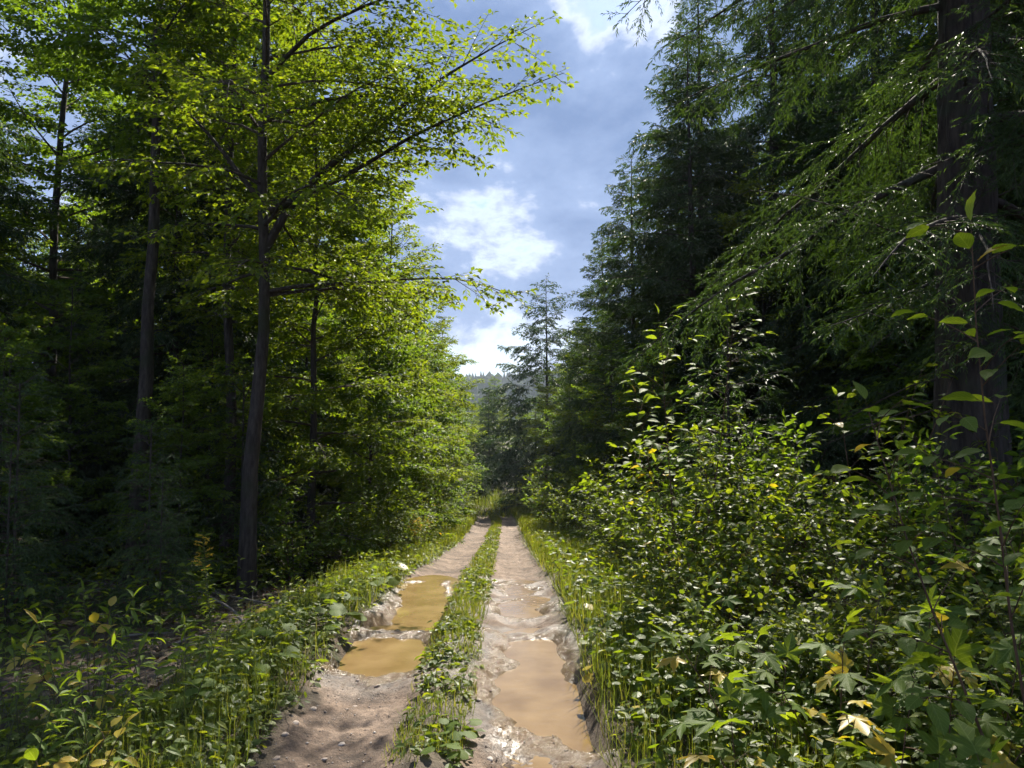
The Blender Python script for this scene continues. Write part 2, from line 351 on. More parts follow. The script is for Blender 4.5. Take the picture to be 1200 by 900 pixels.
TM['blade'] = (np.array([(0, .5, 0), (0, -.5, 0), (.5, .42, .03), (.5, -.42, .03), (.8, .25, -.09), (.8, -.25, -.09), (.98, 0, -.30)]), np.array([(0, 1, 3), (0, 3, 2), (2, 3, 5), (2, 5, 4), (4, 5, 6)]))
def place_leaves(tm, pos, D, N, ln, wd):
    t, f = TM[tm]
    D = nrm(D); N = nrm(N - D * (N * D).sum(1, keepdims=True)); S = np.cross(N, D)
    V = pos[:, None, :] + ln[:, None, None] * t[None, :, 0:1] * D[:, None, :] + wd[:, None, None] * t[None, :, 1:2] * S[:, None, :] + ln[:, None, None] * t[None, :, 2:3] * N[:, None, :]
    F = (np.arange(len(pos))[:, None, None] * len(t) + f[None]).reshape(-1, 3)
    return V.reshape(-1, 3), F
def leaves(P, L, g, tm, spacing, s0, ang, ln, wr, nj=0.45, hang=0.15, end=True):
    idx, k, s = spread(L, spacing, s0, g)
    pos, T = at(P, idx, s)
    N, S = side_frame(T, g, 0.25)
    sg = np.where(k % 2 == 0, 1.0, -1.0)[:, None]
    a = g.uniform(ang[0], ang[1], len(idx))[:, None]
    D = nrm(np.cos(a) * T + np.sin(a) * sg * S + np.array([0, 0, -hang]) + g.normal(0, 0.14, T.shape))
    if end:
        e = np.arange(len(P)); pe, te = at(P, e, np.full(len(P), .999))
        pos = np.concatenate([pos, pe]); D = np.concatenate([D, te])
    l = g.uniform(ln[0], ln[1], len(pos))
    Nn = UP + g.normal(0, nj, pos.shape)
    return place_leaves(tm, pos, D, Nn, l, l * g.uniform(wr * .85, wr * 1.15, len(pos)))
def taper(L, r0, r1, n):
    return r0[:, None] + (r1 - r0[:, None]) * np.linspace(0, 1, n)[None, :] ** 0.8

# ------------------------------------------------------------------ terrain
_py = np.linspace(-80, 2000, 41601)
_pz = np.interp(_py, [-80, 0, 7.3, 10.7, 14.5, 21.8, 30, 40, 55, 75, 120, 400, 2000], [.5, 0, 0, -.26, -.70, -1.52, -2.15, -2.85, -3.5, -3.8, -4.5, -6, -6])
_k = np.hanning(43); _pz = np.convolve(np.pad(_pz, 21, mode='edge'), _k / _k.sum(), mode='valid')
def prof(y): return np.interp(y, _py, _pz)
def xc(y): return np.interp(y, [-60, 0, 10, 22, 36, 43, 50, 60, 90, 200], [-.4, -.44, -.47, -.60, -.68, -1.1, -2.2, -4.8, -14, -50])
def lump(x, y):
    return (np.sin(x * 1.3 + 1.7 * np.sin(y * .71)) * np.sin(y * 1.1 + .9 * np.sin(x * .63)) * .6 + np.sin(x * 3.1 + y * 2.3 + 1) * np.sin(y * 2.9 - x * 1.4) * .3 + np.sin(x * 7.3 - y * 6.1) * np.sin(x * 5.7 + y * 8.3) * .14)
def gz(x, y):
    """height of the ground beside the track"""
    x = np.asarray(x, float); y = np.asarray(y, float)
    u = x - xc(y)
    side = np.interp(u, [-40, -14, -6, -3.6, -2.4, -1.5, -1.05, -.8, .8, 1.05, 1.5, 2.5, 4.5, 9, 20, 60],
                     [.9, .1, -.18, -.22, -.16, .05, .05, -.20, -.20, .06, .08, .05, .18, .4, .9, 1.5])
    return prof(y) + side + .055 * lump(x, y) * np.clip((np.abs(u) - .9) / .8, 0, 1) + .25 * np.sin(x * .21 + 1) * np.sin(y * .17) * np.clip((np.abs(u) - 3) / 8, 0, 1)
def px(X, Y, dz=0.0):
    """photo pixel -> point on the (track) ground along that sight line"""
    a = (Y - HOR) / FPX; d = np.linspace(1.5, 80, 6000)
    h = CAM_H - a * d - (prof(d) + dz); i = np.argmax(h < 0)
    d = d[i]; return np.array([(X - 600) / FPX * d, d])
def at_px(X, d):
    """x of photo column X at distance d"""
    return (X - 600) / FPX * d

# puddles, outlines read off the photograph and laid on the track
PUD = [
    ('shallow brown puddle in the left rut next to the dappled shadow', [(398, 772), (404, 745), (440, 736), (492, 738), (507, 752), (484, 775), (432, 784)]),
    ('longer brown puddle in the left rut, beyond the shadowed one', [(436, 729), (462, 706), (486, 684), (518, 683), (524, 706), (503, 728)]),
    ('largest muddy puddle filling the right rut', [(596, 739), (644, 739), (664, 770), (694, 815), (712, 868), (680, 866), (640, 848), (600, 832), (582, 812), (580, 786), (600, 762)]),
    ('small round puddle in the right rut just beyond the largest one', [(584, 712), (589, 703), (612, 699), (632, 703), (638, 712), (612, 715)]),
    ('thin sliver of puddle in the right rut, farthest along the track', [(590, 686), (600, 680), (616, 681), (622, 687), (606, 690)]),
]
for k, (lb, pts) in enumerate(PUD):
    q = np.array([px(*p) for p in pts]); c = q.mean(0)
    PUD[k] = (lb, q, float(prof(c[1])) - [.060, .075, .062, .07, .07][k])
def poly_sd(x, y, q):
    """signed distance to a polygon, negative inside"""
    d = np.full(x.shape, 1e9); ins = np.zeros(x.shape, bool); n = len(q)
    for i in range(n):
        a, b = q[i], q[(i + 1) % n]; e = b - a
        wx, wy = x - a[0], y - a[1]; t = np.clip((wx * e[0] + wy * e[1]) / (e @ e), 0, 1)
        d = np.minimum(d, np.hypot(wx - t * e[0], wy - t * e[1]))
        c = ((a[1] > y) != (b[1] > y)) & (x < (b[0] - a[0]) * (y - a[1]) / ((b[1] - a[1]) if abs(b[1] - a[1]) > 1e-9 else 1e-9) + a[0])
        ins ^= c
    return np.where(ins, -d, d)
def vnoise(x, y, f, seed=0):
    g = np.random.default_rng(seed); tab = g.random((64, 64))
    X, Y = x * f, y * f; i, j = np.floor(X).astype(int), np.floor(Y).astype(int); a, b = X - i, Y - j
    a = a * a * (3 - 2 * a); b = b * b * (3 - 2 * b)
    t = lambda p, q: tab[p % 64, q % 64]
    return (t(i, j) * (1 - a) + t(i + 1, j) * a) * (1 - b) + (t(i, j + 1) * (1 - a) + t(i + 1, j + 1) * a) * b - .5
def smooth(a, b, v):
    t = np.clip((v - a) / (b - a), 0, 1); return t * t * (3 - 2 * t)
def track_z(x, y, full=False):
    u = x - xc(y)
    rut = np.interp(u, [-1.35, -1.0, -.86, -.66, -.45, -.24, -.08, .1, .42, .7, .9, 1.05, 1.35],
                    [-.10, .05, .0, -.05, -.045, -.005, .045, .035, -.04, -.055, -.01, .05, -.10])
    if np.ndim(u): pass
    z = prof(y) + rut
    nz = .05 * vnoise(x, y, 2.1, 1) + .030 * vnoise(x, y, 6.3, 2) + .024 * vnoise(x, y, 13, 3) + .018 * vnoise(x, y, 29, 4)
    wet = np.zeros(x.shape); floor = np.zeros(x.shape)
    z = z + nz * (1 - .3 * floor)
    for lb, q, wl_ in PUD:
        sdv = poly_sd(x, y, q) + .16 * vnoise(x, y, 3.5, 5) + .07 * vnoise(x, y, 11, 6)
        inside = smooth(.10, -.10, sdv)
        z = z * (1 - inside) + (wl_ - .05 + nz * .3) * inside
        rim = np.exp(-((sdv - .10) / .09) ** 2)
        z = np.maximum(z, wl_ + .014 + .7 * nz + .02 * vnoise(x, y, 20, 9)) * rim + z * (1 - rim)
        wet = np.maximum(wet, smooth(.50, .10, sdv + .24 * vnoise(x, y, 5, 7)))
    # tyre tread print in the right rut
    tr = np.exp(-((u - .42) / .13) ** 2) * smooth(5.4, 4.6, y) * smooth(.0, .25, np.abs(vnoise(x, y, .9, 8)) + .12)
    z = z + tr * .014 * np.sign(np.sin((y + np.abs(u - .42) * .8) * 2 * np.pi / .075))
    if full: return z, np.clip(wet, 0, 1), u
    return z

g0 = np.random.default_rng(11)
def build_ground():
    xs = np.concatenate([np.linspace(-600, -45, 26), np.arange(-44, -10, 1.0), np.arange(-10, -1.8, .3), np.arange(-1.8, 1.4, .1), np.arange(1.4, 8, .3), np.arange(8, 44, 1.0), np.linspace(45, 600, 26)])
    ys = np.concatenate([np.arange(-40, 0, 1.5), np.arange(0, 24, .26), np.arange(24, 70, .8), np.arange(70, 130, 3), np.linspace(131, 900, 40)])
    X, Y = np.meshgrid(xs, ys); Z = gz(X, Y)
    n, m = X.shape; i = np.arange(n * m).reshape(n, m)
    Q = np.stack([i[:-1, :-1], i[:-1, 1:], i[1:, 1:], i[1:, :-1]], -1).reshape(-1, 4)
    structure('ground', mesh('ground', np.stack([X, Y, Z], -1), Q, M['ground'], True))
def build_track():
    us = np.linspace(-1.3, 1.3, 96)
    ys = np.concatenate([np.arange(1.0, 11.5, .03), np.arange(11.5, 26, .09), np.arange(26, 75, .4)])
    U, Y = np.meshgrid(us, ys); X = U + xc(Y)
    Z, wet, u = track_z(X, Y, True)
    n, m = X.shape; i = np.arange(n * m).reshape(n, m)
    Q = np.stack([i[:-1, :-1], i[:-1, 1:], i[1:, 1:], i[1:, :-1]], -1).reshape(-1, 4)
    me = mesh('track', np.stack([X, Y, Z], -1), Q, M['track'], True)
    a = me.attributes.new('wet', 'FLOAT', 'POINT'); a.data.foreach_set('value', wet.ravel().astype(np.float32))
    soil = np.maximum(smooth(.86, 1.04, np.abs(u) + .25 * vnoise(X, Y, 3, 12)), .85 * smooth(.24, .10, np.abs(u + .02) + .2 * vnoise(X, Y, 4, 13)))
    a = me.attributes.new('soil', 'FLOAT', 'POINT'); a.data.foreach_set('value', soil.ravel().astype(np.float32))
    structure('track', me)
def build_puddles():
    for lb, q, wl_ in PUD:
        c = q.mean(0); n = 48; a = np.arange(n) * 2 * np.pi / n
        mx = np.abs(q - c).max(0) + .25
        P = np.stack([c[0] + mx[0] * np.cos(a) * 1.12, c[1] + mx[1] * np.sin(a) * 1.12, np.full(n, wl_)], 1)
        V = np.concatenate([[[c[0], c[1], wl_]], P]); F = np.array([(0, 1 + i, 1 + (i + 1) % n) for i in range(n)])
        structure('puddle', mesh('puddle', V, F, M['water'], True))
build_ground(); build_track(); build_puddles()

# ------------------------------------------------------------------ far hill with its wood
def build_hill():
    g = np.random.default_rng(3)
    def hz(x, y):
        ridge = 40 + 9 * np.sin(x * .006 + 2.2) + 5 * np.sin(x * .021) - .02 * (x + 40)
        return -8 + ridge * smooth(330, 760, y + 30 * np.sin(x * .013)) + 3 * np.sin(x * .05) * np.sin(y * .04)
    xs = np.linspace(-560, 560, 80); ys = np.linspace(300, 880, 50)
    X, Y = np.meshgrid(xs, ys); Z = hz(X, Y); n, m = X.shape; i = np.arange(n * m).reshape(n, m)
    Q = np.stack([i[:-1, :-1], i[:-1, 1:], i[1:, 1:], i[1:, :-1]], -1).reshape(-1, 4)
    structure('hill', mesh('hill', np.stack([X, Y, Z], -1), Q, M['ground'], True))
    N = 1500
    x = g.uniform(-130, 110, N); y = 330 + 520 * g.random(N) ** .8; z = hz(x, y)
    H = g.uniform(9, 17, N); r = H * g.uniform(.22, .42, N); cone = g.random(N) < .4
    k, nr = 7, 5
    hh = np.linspace(0, 1, nr); A = Acc()
    for c in (0, 1):
        s = cone == bool(c); Ns = s.sum()
        pr = np.array([.75, .62, .42, .22, .01]) if c else np.array([.45, .95, 1.0, .72, .05])
        a = np.arange(k) * 2 * np.pi / k
        rad = r[s][:, None, None] * pr[None, :, None] * g.uniform(.65, 1.3, (Ns, nr, k))
        V = np.stack([x[s][:, None, None] + rad * np.cos(a), y[s][:, None, None] + rad * np.sin(a), z[s][:, None, None] + H[s][:, None, None] * hh[None, :, None] + g.normal(0, .5, (Ns, nr, k))], -1)
        b = np.arange(Ns)[:, None, None] * nr * k; ii = np.arange(nr - 1)[None, :, None] * k; j = np.arange(k)[None, None, :]; j2 = (j + 1) % k
        A.add(V.reshape(-1, 3), np.stack([b + ii + j, b + ii + j2, b + ii + k + j2, b + ii + k + j], -1).reshape(-1, 4))
    o = ob('hillside_wood', A.mesh('hillside_wood', M['far']), kind='stuff')
    o['label'] = 'distant blue green wood covering the far hillside'; o['category'] = 'wood'
build_hill()

# ------------------------------------------------------------------ trees
def trunk_path(H, n, lean, wig, g):
    t = np.linspace(0, 1, n)
    w = np.cumsum(g.normal(0, wig, (n, 2)), 0) * np.minimum(1, t * 4)[:, None]
    return np.stack([lean[0] * t + w[:, 0], lean[1] * t + w[:, 1], H * t - .25 * (1 - t)], 1)
def trunk_mesh(P, r0, r1, k, mat, g, flare=.35):
    n = len(P); t = np.linspace(0, 1, n)
    rad = r0 + (r1 - r0) * t ** .9 + r0 * flare * np.exp(-t * n / 1.3)
    V, Q = tubes(P[None], rad[None], k)
    if k >= 24:                                    # plates and furrows of old bark
        P = np.stack([np.interp(np.linspace(0, 1, 120), t, P[:, c]) for c in range(3)], 1); rad2 = np.interp(np.linspace(0, 1, 120), t, rad)
        V, Q = tubes(P[None], rad2[None], k); n = 120; V = V.reshape(n, k, 3)
        ph = np.cumsum(g.normal(0, .25, (n, 1)), 0); a = np.arange(k)[None, :] * 2 * np.pi / k
        f = .045 * np.sign(np.sin(a * 9 + ph * 2)) * np.abs(np.sin(a * 9 + ph * 2)) ** .5 + g.normal(0, .022, (n, k))
        return mesh('trunk', (P[:, None] + (V - P[:, None]) * (1 + f[..., None])).reshape(-1, 3), Q, mat, False), rad
    V = V.reshape(n, k, 3); V = P[:, None] + (V - P[:, None]) * (1 + g.normal(0, .05, (1, k, 1)) + g.normal(0, .03, (n, k, 1)))
    return mesh('trunk', V.reshape(-1, 3), Q, mat, True), rad

def broadleaf(seed, H, r0, lo, CR, nb, lean=(0, 0), leaf=(.075, .11), wr=.6, mat='beech', tm='fold', bias=None, extra=(), split=False,
              sec=.11, tw=.066, lsp=.040, el=(8, 52), top=.75, bark='bark', fine=False):
    """parts of a broadleaf tree: trunk, limbs, crown (> twig_work); returned as [(object, [sub-parts])] without a root"""
    g = np.random.default_rng(seed)
    TP = trunk_path(H, 16, lean, .035 * H / 12, g)
    parts = []
    me, trad = trunk_mesh(TP, r0, .012, 10 if split else 8, M[bark], g)
    parts.append((ob('trunk', me), []))
    t = np.linspace(lo, .985, nb) + g.normal(0, .01, nb); t = np.clip(t, lo, .99)
    az = np.arange(nb) * 2.39996 + g.normal(0, .35, nb)
    v = (t - lo) / (1 - lo)
    L = CR * (np.sin(np.pi * np.clip(v * .78 + .2, 0, 1)) ** .75) * top ** (v * .5) * g.uniform(.72, 1.15, nb)
    L = np.maximum(L, .5)
    if bias is not None: L = L * (1 + bias[1] * np.cos(az - bias[0]))
    e = R(el[0]) + (R(el[1]) - R(el[0])) * v + g.normal(0, .12, nb)
    S, _ = at(TP[None], np.zeros(nb, int), t)
    D = np.stack([np.cos(az) * np.cos(e), np.sin(az) * np.cos(e), np.sin(e)], 1)
    rb = np.interp(t, np.linspace(0, 1, 16), trad) * .42
    if extra:
        ex = np.array([(x[0] / H, R(x[1]), R(x[2]), x[3], x[4]) for x in extra])
        s2, _ = at(TP[None], np.zeros(len(ex), int), ex[:, 0])
        S = np.concatenate([S, s2]); L = np.concatenate([L, ex[:, 3]]); rb = np.concatenate([rb, ex[:, 4]])
        D = np.concatenate([D, np.stack([np.cos(ex[:, 1]) * np.cos(ex[:, 2]), np.sin(ex[:, 1]) * np.cos(ex[:, 2]), np.sin(ex[:, 2])], 1)])
    B = grow(S, D, L, 9, .42, .22, g)
    A = Acc(); C = Acc()
    rB = taper(L, np.maximum(rb, .012), .004, 9)
    if split:
        for i in range(len(L)):
            if rb[i] > .028:
                V, Q = tubes(B[i:i + 1], rB[i:i + 1], 7); parts.append((ob('limb', mesh('limb', V, Q, M[bark], True)), []))
            else: A.add(*tubes(B[i:i + 1], rB[i:i + 1], 5))
    else: A.add(*tubes(B, rB, 5))
    P2, L2, _, s2 = sub(B, L, g, sec, .16, (.65, 1.05), lambda s, l: .30 + .38 * l * (1 - s) ** .8, 5, .25, .18, .2)
    A.add(*tubes(P2[:, ::2], taper(L2, .004 + .004 * L2, .002, 3), 3))
    P3, L3, _, _ = sub(P2, L2, g, tw, .12, (.6, 1.1), lambda s, l: .10 + .30 * l * (1 - s), 3, .2, .2, .2)
    if fine: A.add(*tubes(P3[:, ::2], taper(L3, np.full(len(L3), .0028), .0012, 2), 3))
    C.add(*leaves(P3, L3, g, tm, lsp, .15, (.6, 1.15), leaf, wr))
    C.add(*leaves(P2, L2, g, tm, lsp * 1.6, .55, (.6, 1.15), leaf, wr))
    cr_ = ob('crown', C.mesh('crown', M[mat]), kind='stuff')
    tw_ = ob('twig_work', A.mesh('twig_work', M['twig']), cr_, kind='stuff')
    parts.append((cr_, [tw_]))
    return parts

def conifer(seed, H, r0, lo, CR, nb, mat='hemlock', lean=(0, 0), nl=(.085, .14), sec=.085, nsp=.030, dens=1.0, dead=14, pw=.75, el=(-12, 38), droop=.45, split=False, shed=0.0, extra=(), nw=.30):
    g = np.random.default_rng(seed)
    TP = trunk_path(H, 16, lean, .012 * H / 12, g)
    parts = []
    me, trad = trunk_mesh(TP, r0, .01, 44 if split else 8, M['hbark'], g, .3)
    parts.append((ob('trunk', me), []))
    t = lo + (1 - lo) * np.linspace(0, .985, nb) ** .92; az = np.arange(nb) * 2.39996 + g.normal(0, .4, nb)
    v = (t - lo) / (1 - lo)
    L = np.maximum(CR * (1 - t) ** pw / (1 - lo) ** pw * g.uniform(.7, 1.12, nb), .25)
    L = L * np.interp(v, [0, .08, .2], [.7, .9, 1])
    e = R(el[0]) + (R(el[1]) - R(el[0])) * v ** 1.2 + g.normal(0, .10, nb)
    S, _ = at(TP[None], np.zeros(nb, int), t)
    D = np.stack([np.cos(az) * np.cos(e), np.sin(az) * np.cos(e), np.sin(e)], 1)
    rb = np.maximum(np.interp(t, np.linspace(0, 1, 16), trad) * .22, .008)
    if extra:
        ex = np.array([(x[0] / H, R(x[1]), R(x[2]), x[3], x[4]) for x in extra]); nb += len(ex)
        s2, _ = at(TP[None], np.zeros(len(ex), int), ex[:, 0])
        S = np.concatenate([S, s2]); L = np.concatenate([L, ex[:, 3]]); rb = np.concatenate([rb, ex[:, 4]])
        D = np.concatenate([D, np.stack([np.cos(ex[:, 1]) * np.cos(ex[:, 2]), np.sin(ex[:, 1]) * np.cos(ex[:, 2]), np.sin(ex[:, 2])], 1)])
    B = grow(S, D, L, 9, droop * np.clip(L / 3, .2, 1.0), .26 if extra else .10, g)
    A = Acc(); C = Acc(); rB = taper(L, rb, .003, 9)
    if split:
        for i in range(nb):
            if rb[i] > .021:
                V, Q = tubes(B[i:i + 1], rB[i:i + 1], 6); parts.append((ob('limb', mesh('limb', V, Q, M['hbark'], True)), []))
            else: A.add(*tubes(B[i:i + 1], rB[i:i + 1], 4))
    else: A.add(*tubes(B, rB, 4))
    if dead:
        td = g.uniform(.06, max(lo, .12) + .12, dead); s2, _ = at(TP[None], np.zeros(dead, int), td)
        a2 = g.uniform(0, 6.28, dead); d2 = np.stack([np.cos(a2), np.sin(a2), g.normal(0, .2, dead)], 1); Ld = g.uniform(.5, 1.9, dead) * CR / 3.5
        Bd = grow(s2, nrm(d2), Ld, 6, .2, .25, g); A.add(*tubes(Bd, taper(Ld, np.full(dead, .014), .003, 6), 4))
        Pd, Lq, _, _ = sub(Bd, Ld, g, .22, .3, (.5, 1.0), lambda s, l: .15 + .3 * l * (1 - s), 3, .1, .4, .2); A.add(*tubes(Pd, taper(Lq, np.full(len(Lq), .005), .0015, 3), 3))
    P2, L2, _, _ = sub(B, L, g, sec, .10 + shed, (.75, 1.05), lambda s, l: .25 + .40 * l * (1 - s) ** .9, 5, .55, .22, .14, .26)
    A.add(*tubes(P2[:, ::2], taper(L2, .0025 + .003 * L2, .0015, 3), 3))
    P3, L3, _, _ = sub(P2, L2, g, .09, .10, (.65, .95), lambda s, l: .07 + .30 * l * (1 - s), 3, .40, .3, .14, .2)
    C.add(*leaves(P3, L3, g, 'needle', nsp, .0, (.30, .7), nl, nw, .6, .10))
    C.add(*leaves(P2, L2, g, 'needle', nsp * 1.3, .2, (.30, .7), nl, nw, .6, .10))
    cr_ = ob('crown', C.mesh('crown', M[mat]), kind='stuff')
    tw_ = ob('twig_work', A.mesh('twig_work', M['twig']), cr_, kind='stuff')
    parts.append((cr_, [tw_]))
    return parts
def adopt(parts, root):
    for o, subs in parts: o.parent = root
    return root
def put(parts, used, name, label, cat, x, y, rz, s, group=None, dz=0.0):
    """first use takes the built parts themselves, later uses are copies"""
    loc = (x, y, float(gz(x, y)) + dz)
    if not used[0]:
        used[0] = True
        return adopt(parts, thing(name, label, cat, loc, rz, s, group))
    return dup(parts, name, label, cat, loc, rz, s, group)

# --- the single trees of the left side
hA = broadleaf(101, 14.5, .112, .30, 3.3, 46, lean=(.35, -.1), bias=(0.0, .22), split=True, fine=True, sec=.15, tw=.085, lsp=.05,
               extra=[(5.0, 10, 60, 5.2, .07), (5.6, 165, 60, 2.6, .05), (5.5, -4, 22, 4.7, .05), (6.8, 25, 26, 3.9, .045), (4.4, -5, 12, 3.6, .035), (7.4, -30, 30, 3.8, .04)])
adopt(hA, thing('beech_tree', 'forked grey trunked tree leaning over the track, leafy boughs reaching out into the sky gap', 'tree', (-3.65, 10.7, float(gz(-3.65, 10.7)))))
hB = broadleaf(102, 18, .135, .44, 2.8, 40, lean=(.15, .1), split=True, mat='maple', leaf=(.08, .115), wr=.72)
adopt(hB, thing('maple_tree', 'straight dark trunk standing alone in the shaded wood left of the forked tree', 'tree', (-6.25, 12.8, float(gz(-6.25, 12.8)))))
hC = broadleaf(103, 16, .105, .30, 2.8, 40, lean=(.25, 0), split=True)
adopt(hC, thing('beech_tree', 'slimmer dark trunk close behind the forked tree', 'tree', (-5.25, 14.2, float(gz(-5.25, 14.2)))))

ORD = ['first', 'second', 'third', 'fourth', 'fifth', 'sixth', 'seventh', 'eighth', 'ninth', 'tenth', 'eleventh', 'twelfth', 'thirteenth', 'fourteenth', 'fifteenth', 'sixteenth']
# --- stock trees: broadleaf edge trees, wood trees, hemlocks, spruces
edge = [broadleaf(201, 10.5, .085, .06, 2.5, 50, bias=(0, .15), el=(5, 55), sec=.10, tw=.055), broadleaf(202, 8.0, .06, .05, 2.1, 42, el=(10, 58), sec=.10, tw=.055, mat='maple', leaf=(.08, .115), wr=.75)]
wood = [broadleaf(211, 16, .14, .16, 3.2, 54, mat='maple', leaf=(.085, .125), wr=.72), broadleaf(212, 14, .11, .14, 3.0, 52)]
hem = [conifer(301, 18.5, .26, .06, 4.4, 120, dead=18, pw=.7, el=(-12, 24)), conifer(302, 14, .17, .03, 3.6, 115, dead=10, pw=.6, el=(-12, 22)), conifer(303, 9.5, .10, .02, 2.4, 90, dead=6, pw=.65), conifer(304, 2.7, .022, .06, 1.15, 34, dead=0, pw=.7, sec=.07, nl=(.05, .08), nsp=.022)]
spr = [conifer(311, 13.5, .15, .05, 6.0, 74, mat='spruce', sec=.11, nsp=.055, nw=.34, nl=(.12, .20), el=(-8, 34), droop=.22, shed=.12, dead=16, pw=.75)]
U = {k: [[False] for _ in v] for k, v in (('edge', edge), ('wood', wood), ('hem', hem), ('spr', spr))}

# the big hemlock at the right with the bough hanging into the sky gap
hBig = conifer(321, 20, .31, .17, 4.3, 60, dead=16, split=True, nl=(.045, .07), nsp=.019, nw=.20, droop=.6,
               extra=[(6.5, 117, 14, 3.75, .032), (7.2, 108, 13, 3.6, .032), (7.0, 130, 12, 3.6, .032), (7.9, 118, 16, 3.8, .032), (8.6, 112, 16, 3.5, .032), (6.0, 95, 0, 3.0, .045), (3.9, 170, -4, 2.6, .024), (4.4, 195, -2, 2.8, .024), (3.3, 150, -2, 2.3, .022), (4.8, 215, 0, 2.4, .024), (5.6, 200, 4, 2.3, .024), (6.2, 228, 5, 2.3, .024), (6.8, 188, 5, 2.3, .024), (2.8, 190, 0, 2.1, .022), (3.1, 222, 2, 2.0, .022), (5.1, 178, 2, 2.4, .024), (7.3, 210, 5, 2.2, .024)])
adopt(hBig, thing('hemlock_tree', 'huge dark hemlock trunk on the right with boughs hanging over the track', 'tree', (4.4, 7.4, float(gz(4.4, 7.4))), 1.1))

put(hem[0], U['hem'][0], 'hemlock_tree', 'tall full hemlock with bare dark trunk rising behind the sunlit shrubs', 'tree', 7.6, 22.0, .4, 1.1)
put(hem[3], U['hem'][3], 'young_hemlock', 'slender young hemlock poking up right behind the tall layered sapling', 'tree', 2.65, 9.4, .9, 1.25)
put(spr[0], U['spr'][0], 'spruce_tree', 'thin crowned spruce with see-through top standing alone against the bright cloud', 'tree', 2.0, 44.0, .7, 1.0)
gl = 'broadleaf trees along the left edge of the track'
for i, (x, y, rz, s, k) in enumerate([(-3.5, 13.4, .3, .9, 0), (-3.0, 16.4, 2.0, .8, 1), (-3.1, 19.6, 4.0, .9, 0), (-2.9, 23.0, 1.1, .85, 1), (-3.0, 26.5, 5.1, .85, 0), (-3.0, 30.5, 2.9, .9, 1), (-3.2, 35.0, .8, .85, 0), (-3.6, 40, .2, .95, 1), (-4.8, 45, 1.9, .95, 0), (-6.6, 50.5, 3.2, .95, 1)]):
    put(edge[k], U['edge'][k], 'broadleaf_tree', '%s sunlit leafy tree past the forked tree in the left green wall' % ORD[i], 'tree', x, y, rz, s, gl)
gr = 'hemlocks in the dark wall right of the track'
for i, (x, y, rz, s, k) in enumerate([(4.9, 20.5, 1.2, 1.0, 1), (4.3, 27, 2.2, .95, 1), (4.0, 33, .6, .9, 1), (3.5, 38.5, 3.0, 1.05, 2), (8.4, 12.5, 2.6, .95, 0), (10.2, 18.0, 5.2, .95, 0), (8.3, 17.2, .2, .95, 0), (6.4, 25.6, 3.2, 1.05, 0), (9.4, 23.4, 2.0, 1.05, 0), (10.6, 27, 1.7, 1.0, 0), (7.6, 34, .3, .95, 0), (7.2, 9.4, .9, .9, 1), (10.4, 8.2, 4.1, 1.0, 0), (6.2, 50, 1.4, .95, 1), (5.2, 58, 4.6, .95, 1)]):
    put(hem[k], U['hem'][k], 'hemlock_tree', ('%s drooping hemlock along the right edge of the track past the thicket' % ORD[i] if i < 4 else 'dark drooping hemlock in the evergreen wall right of the track'), 'tree', x, y, rz, s, gr)
# trees closing the view at the end of the track
ge = 'trees closing off the far end of the track'
for (x, y, rz, s, kk, k) in [(-2.6, 53, .5, .42, 'hem', 1), (-1.9, 64, .5, .62, 'hem', 1), (.9, 60, 2.5, .62, 'edge', 0), (-3.2, 78, 1.5, .62, 'edge', 0), (2.8, 66, 1.5, .8, 'edge', 1), (1.0, 72, 3.5, .8, 'hem', 2), (-6.2, 70, .5, .75, 'edge', 1), (-1.0, 84, 4.5, .6, 'wood', 1), (5.5, 72, .9, .8, 'wood', 0)]:
    pool = {'hem': hem, 'edge': edge, 'wood': wood}[kk]
    put(pool[k], U[kk][k], 'tree', 'small hazy tree closing off the far end of the track', 'tree', x, y, rz, s, ge)
gb = np.random.default_rng(77)
for i in range(34):
    y = gb.uniform(88, 170); x = gb.uniform(-.42, .42) * y; s = gb.uniform(.62, .95) * (.8 if -12 < x < 4 else 1.0)
    kk = ('wood', 0) if i % 3 == 0 else ('wood', 1) if i % 3 == 1 else ('hem', 1)
    put({'wood': wood, 'hem': hem}[kk[0]][kk[1]], U[kk[0]][kk[1]], 'tree', 'hazy tree of the valley wood beyond the end of the track', 'tree', x, y, gb.uniform(0, 6.28), s, 'trees of the valley wood')
# the wood behind, left and right
gw = np.random.default_rng(42); pts = [(-3.65, 10.7), (-6.25, 12.8), (-5.25, 14.2)]
def scatter(n, xr, yr, dmin, tries=4000):
    out = []
    for _ in range(tries):
        if len(out) >= n: break
        x, y = gw.uniform(*xr), gw.uniform(*yr)
        if abs(x) > y * .80 + 6: continue
        if all((x - a) ** 2 + (y - b) ** 2 > dmin ** 2 for a, b in pts): out.append((x, y)); pts.append((x, y))
    return out
for (x, y) in scatter(46, (-30, -5.6), (9.5, 55), 2.9):
    k = int(gw.integers(0, 3)); rz, s = gw.uniform(0, 6.28), gw.uniform(.82, 1.12)
    if k < 2: put(wood[k], U['wood'][k], 'broadleaf_tree', 'extra tree added deep in the left wood to block sun patches', 'tree', x, y, rz, s, 'trees deep in the left wood')
    else: put(hem[1], U['hem'][1], 'hemlock_tree', 'dark hemlock deep in the shaded wood left of the track', 'tree', x, y, rz, s, 'hemlocks deep in the left wood')
pts = []
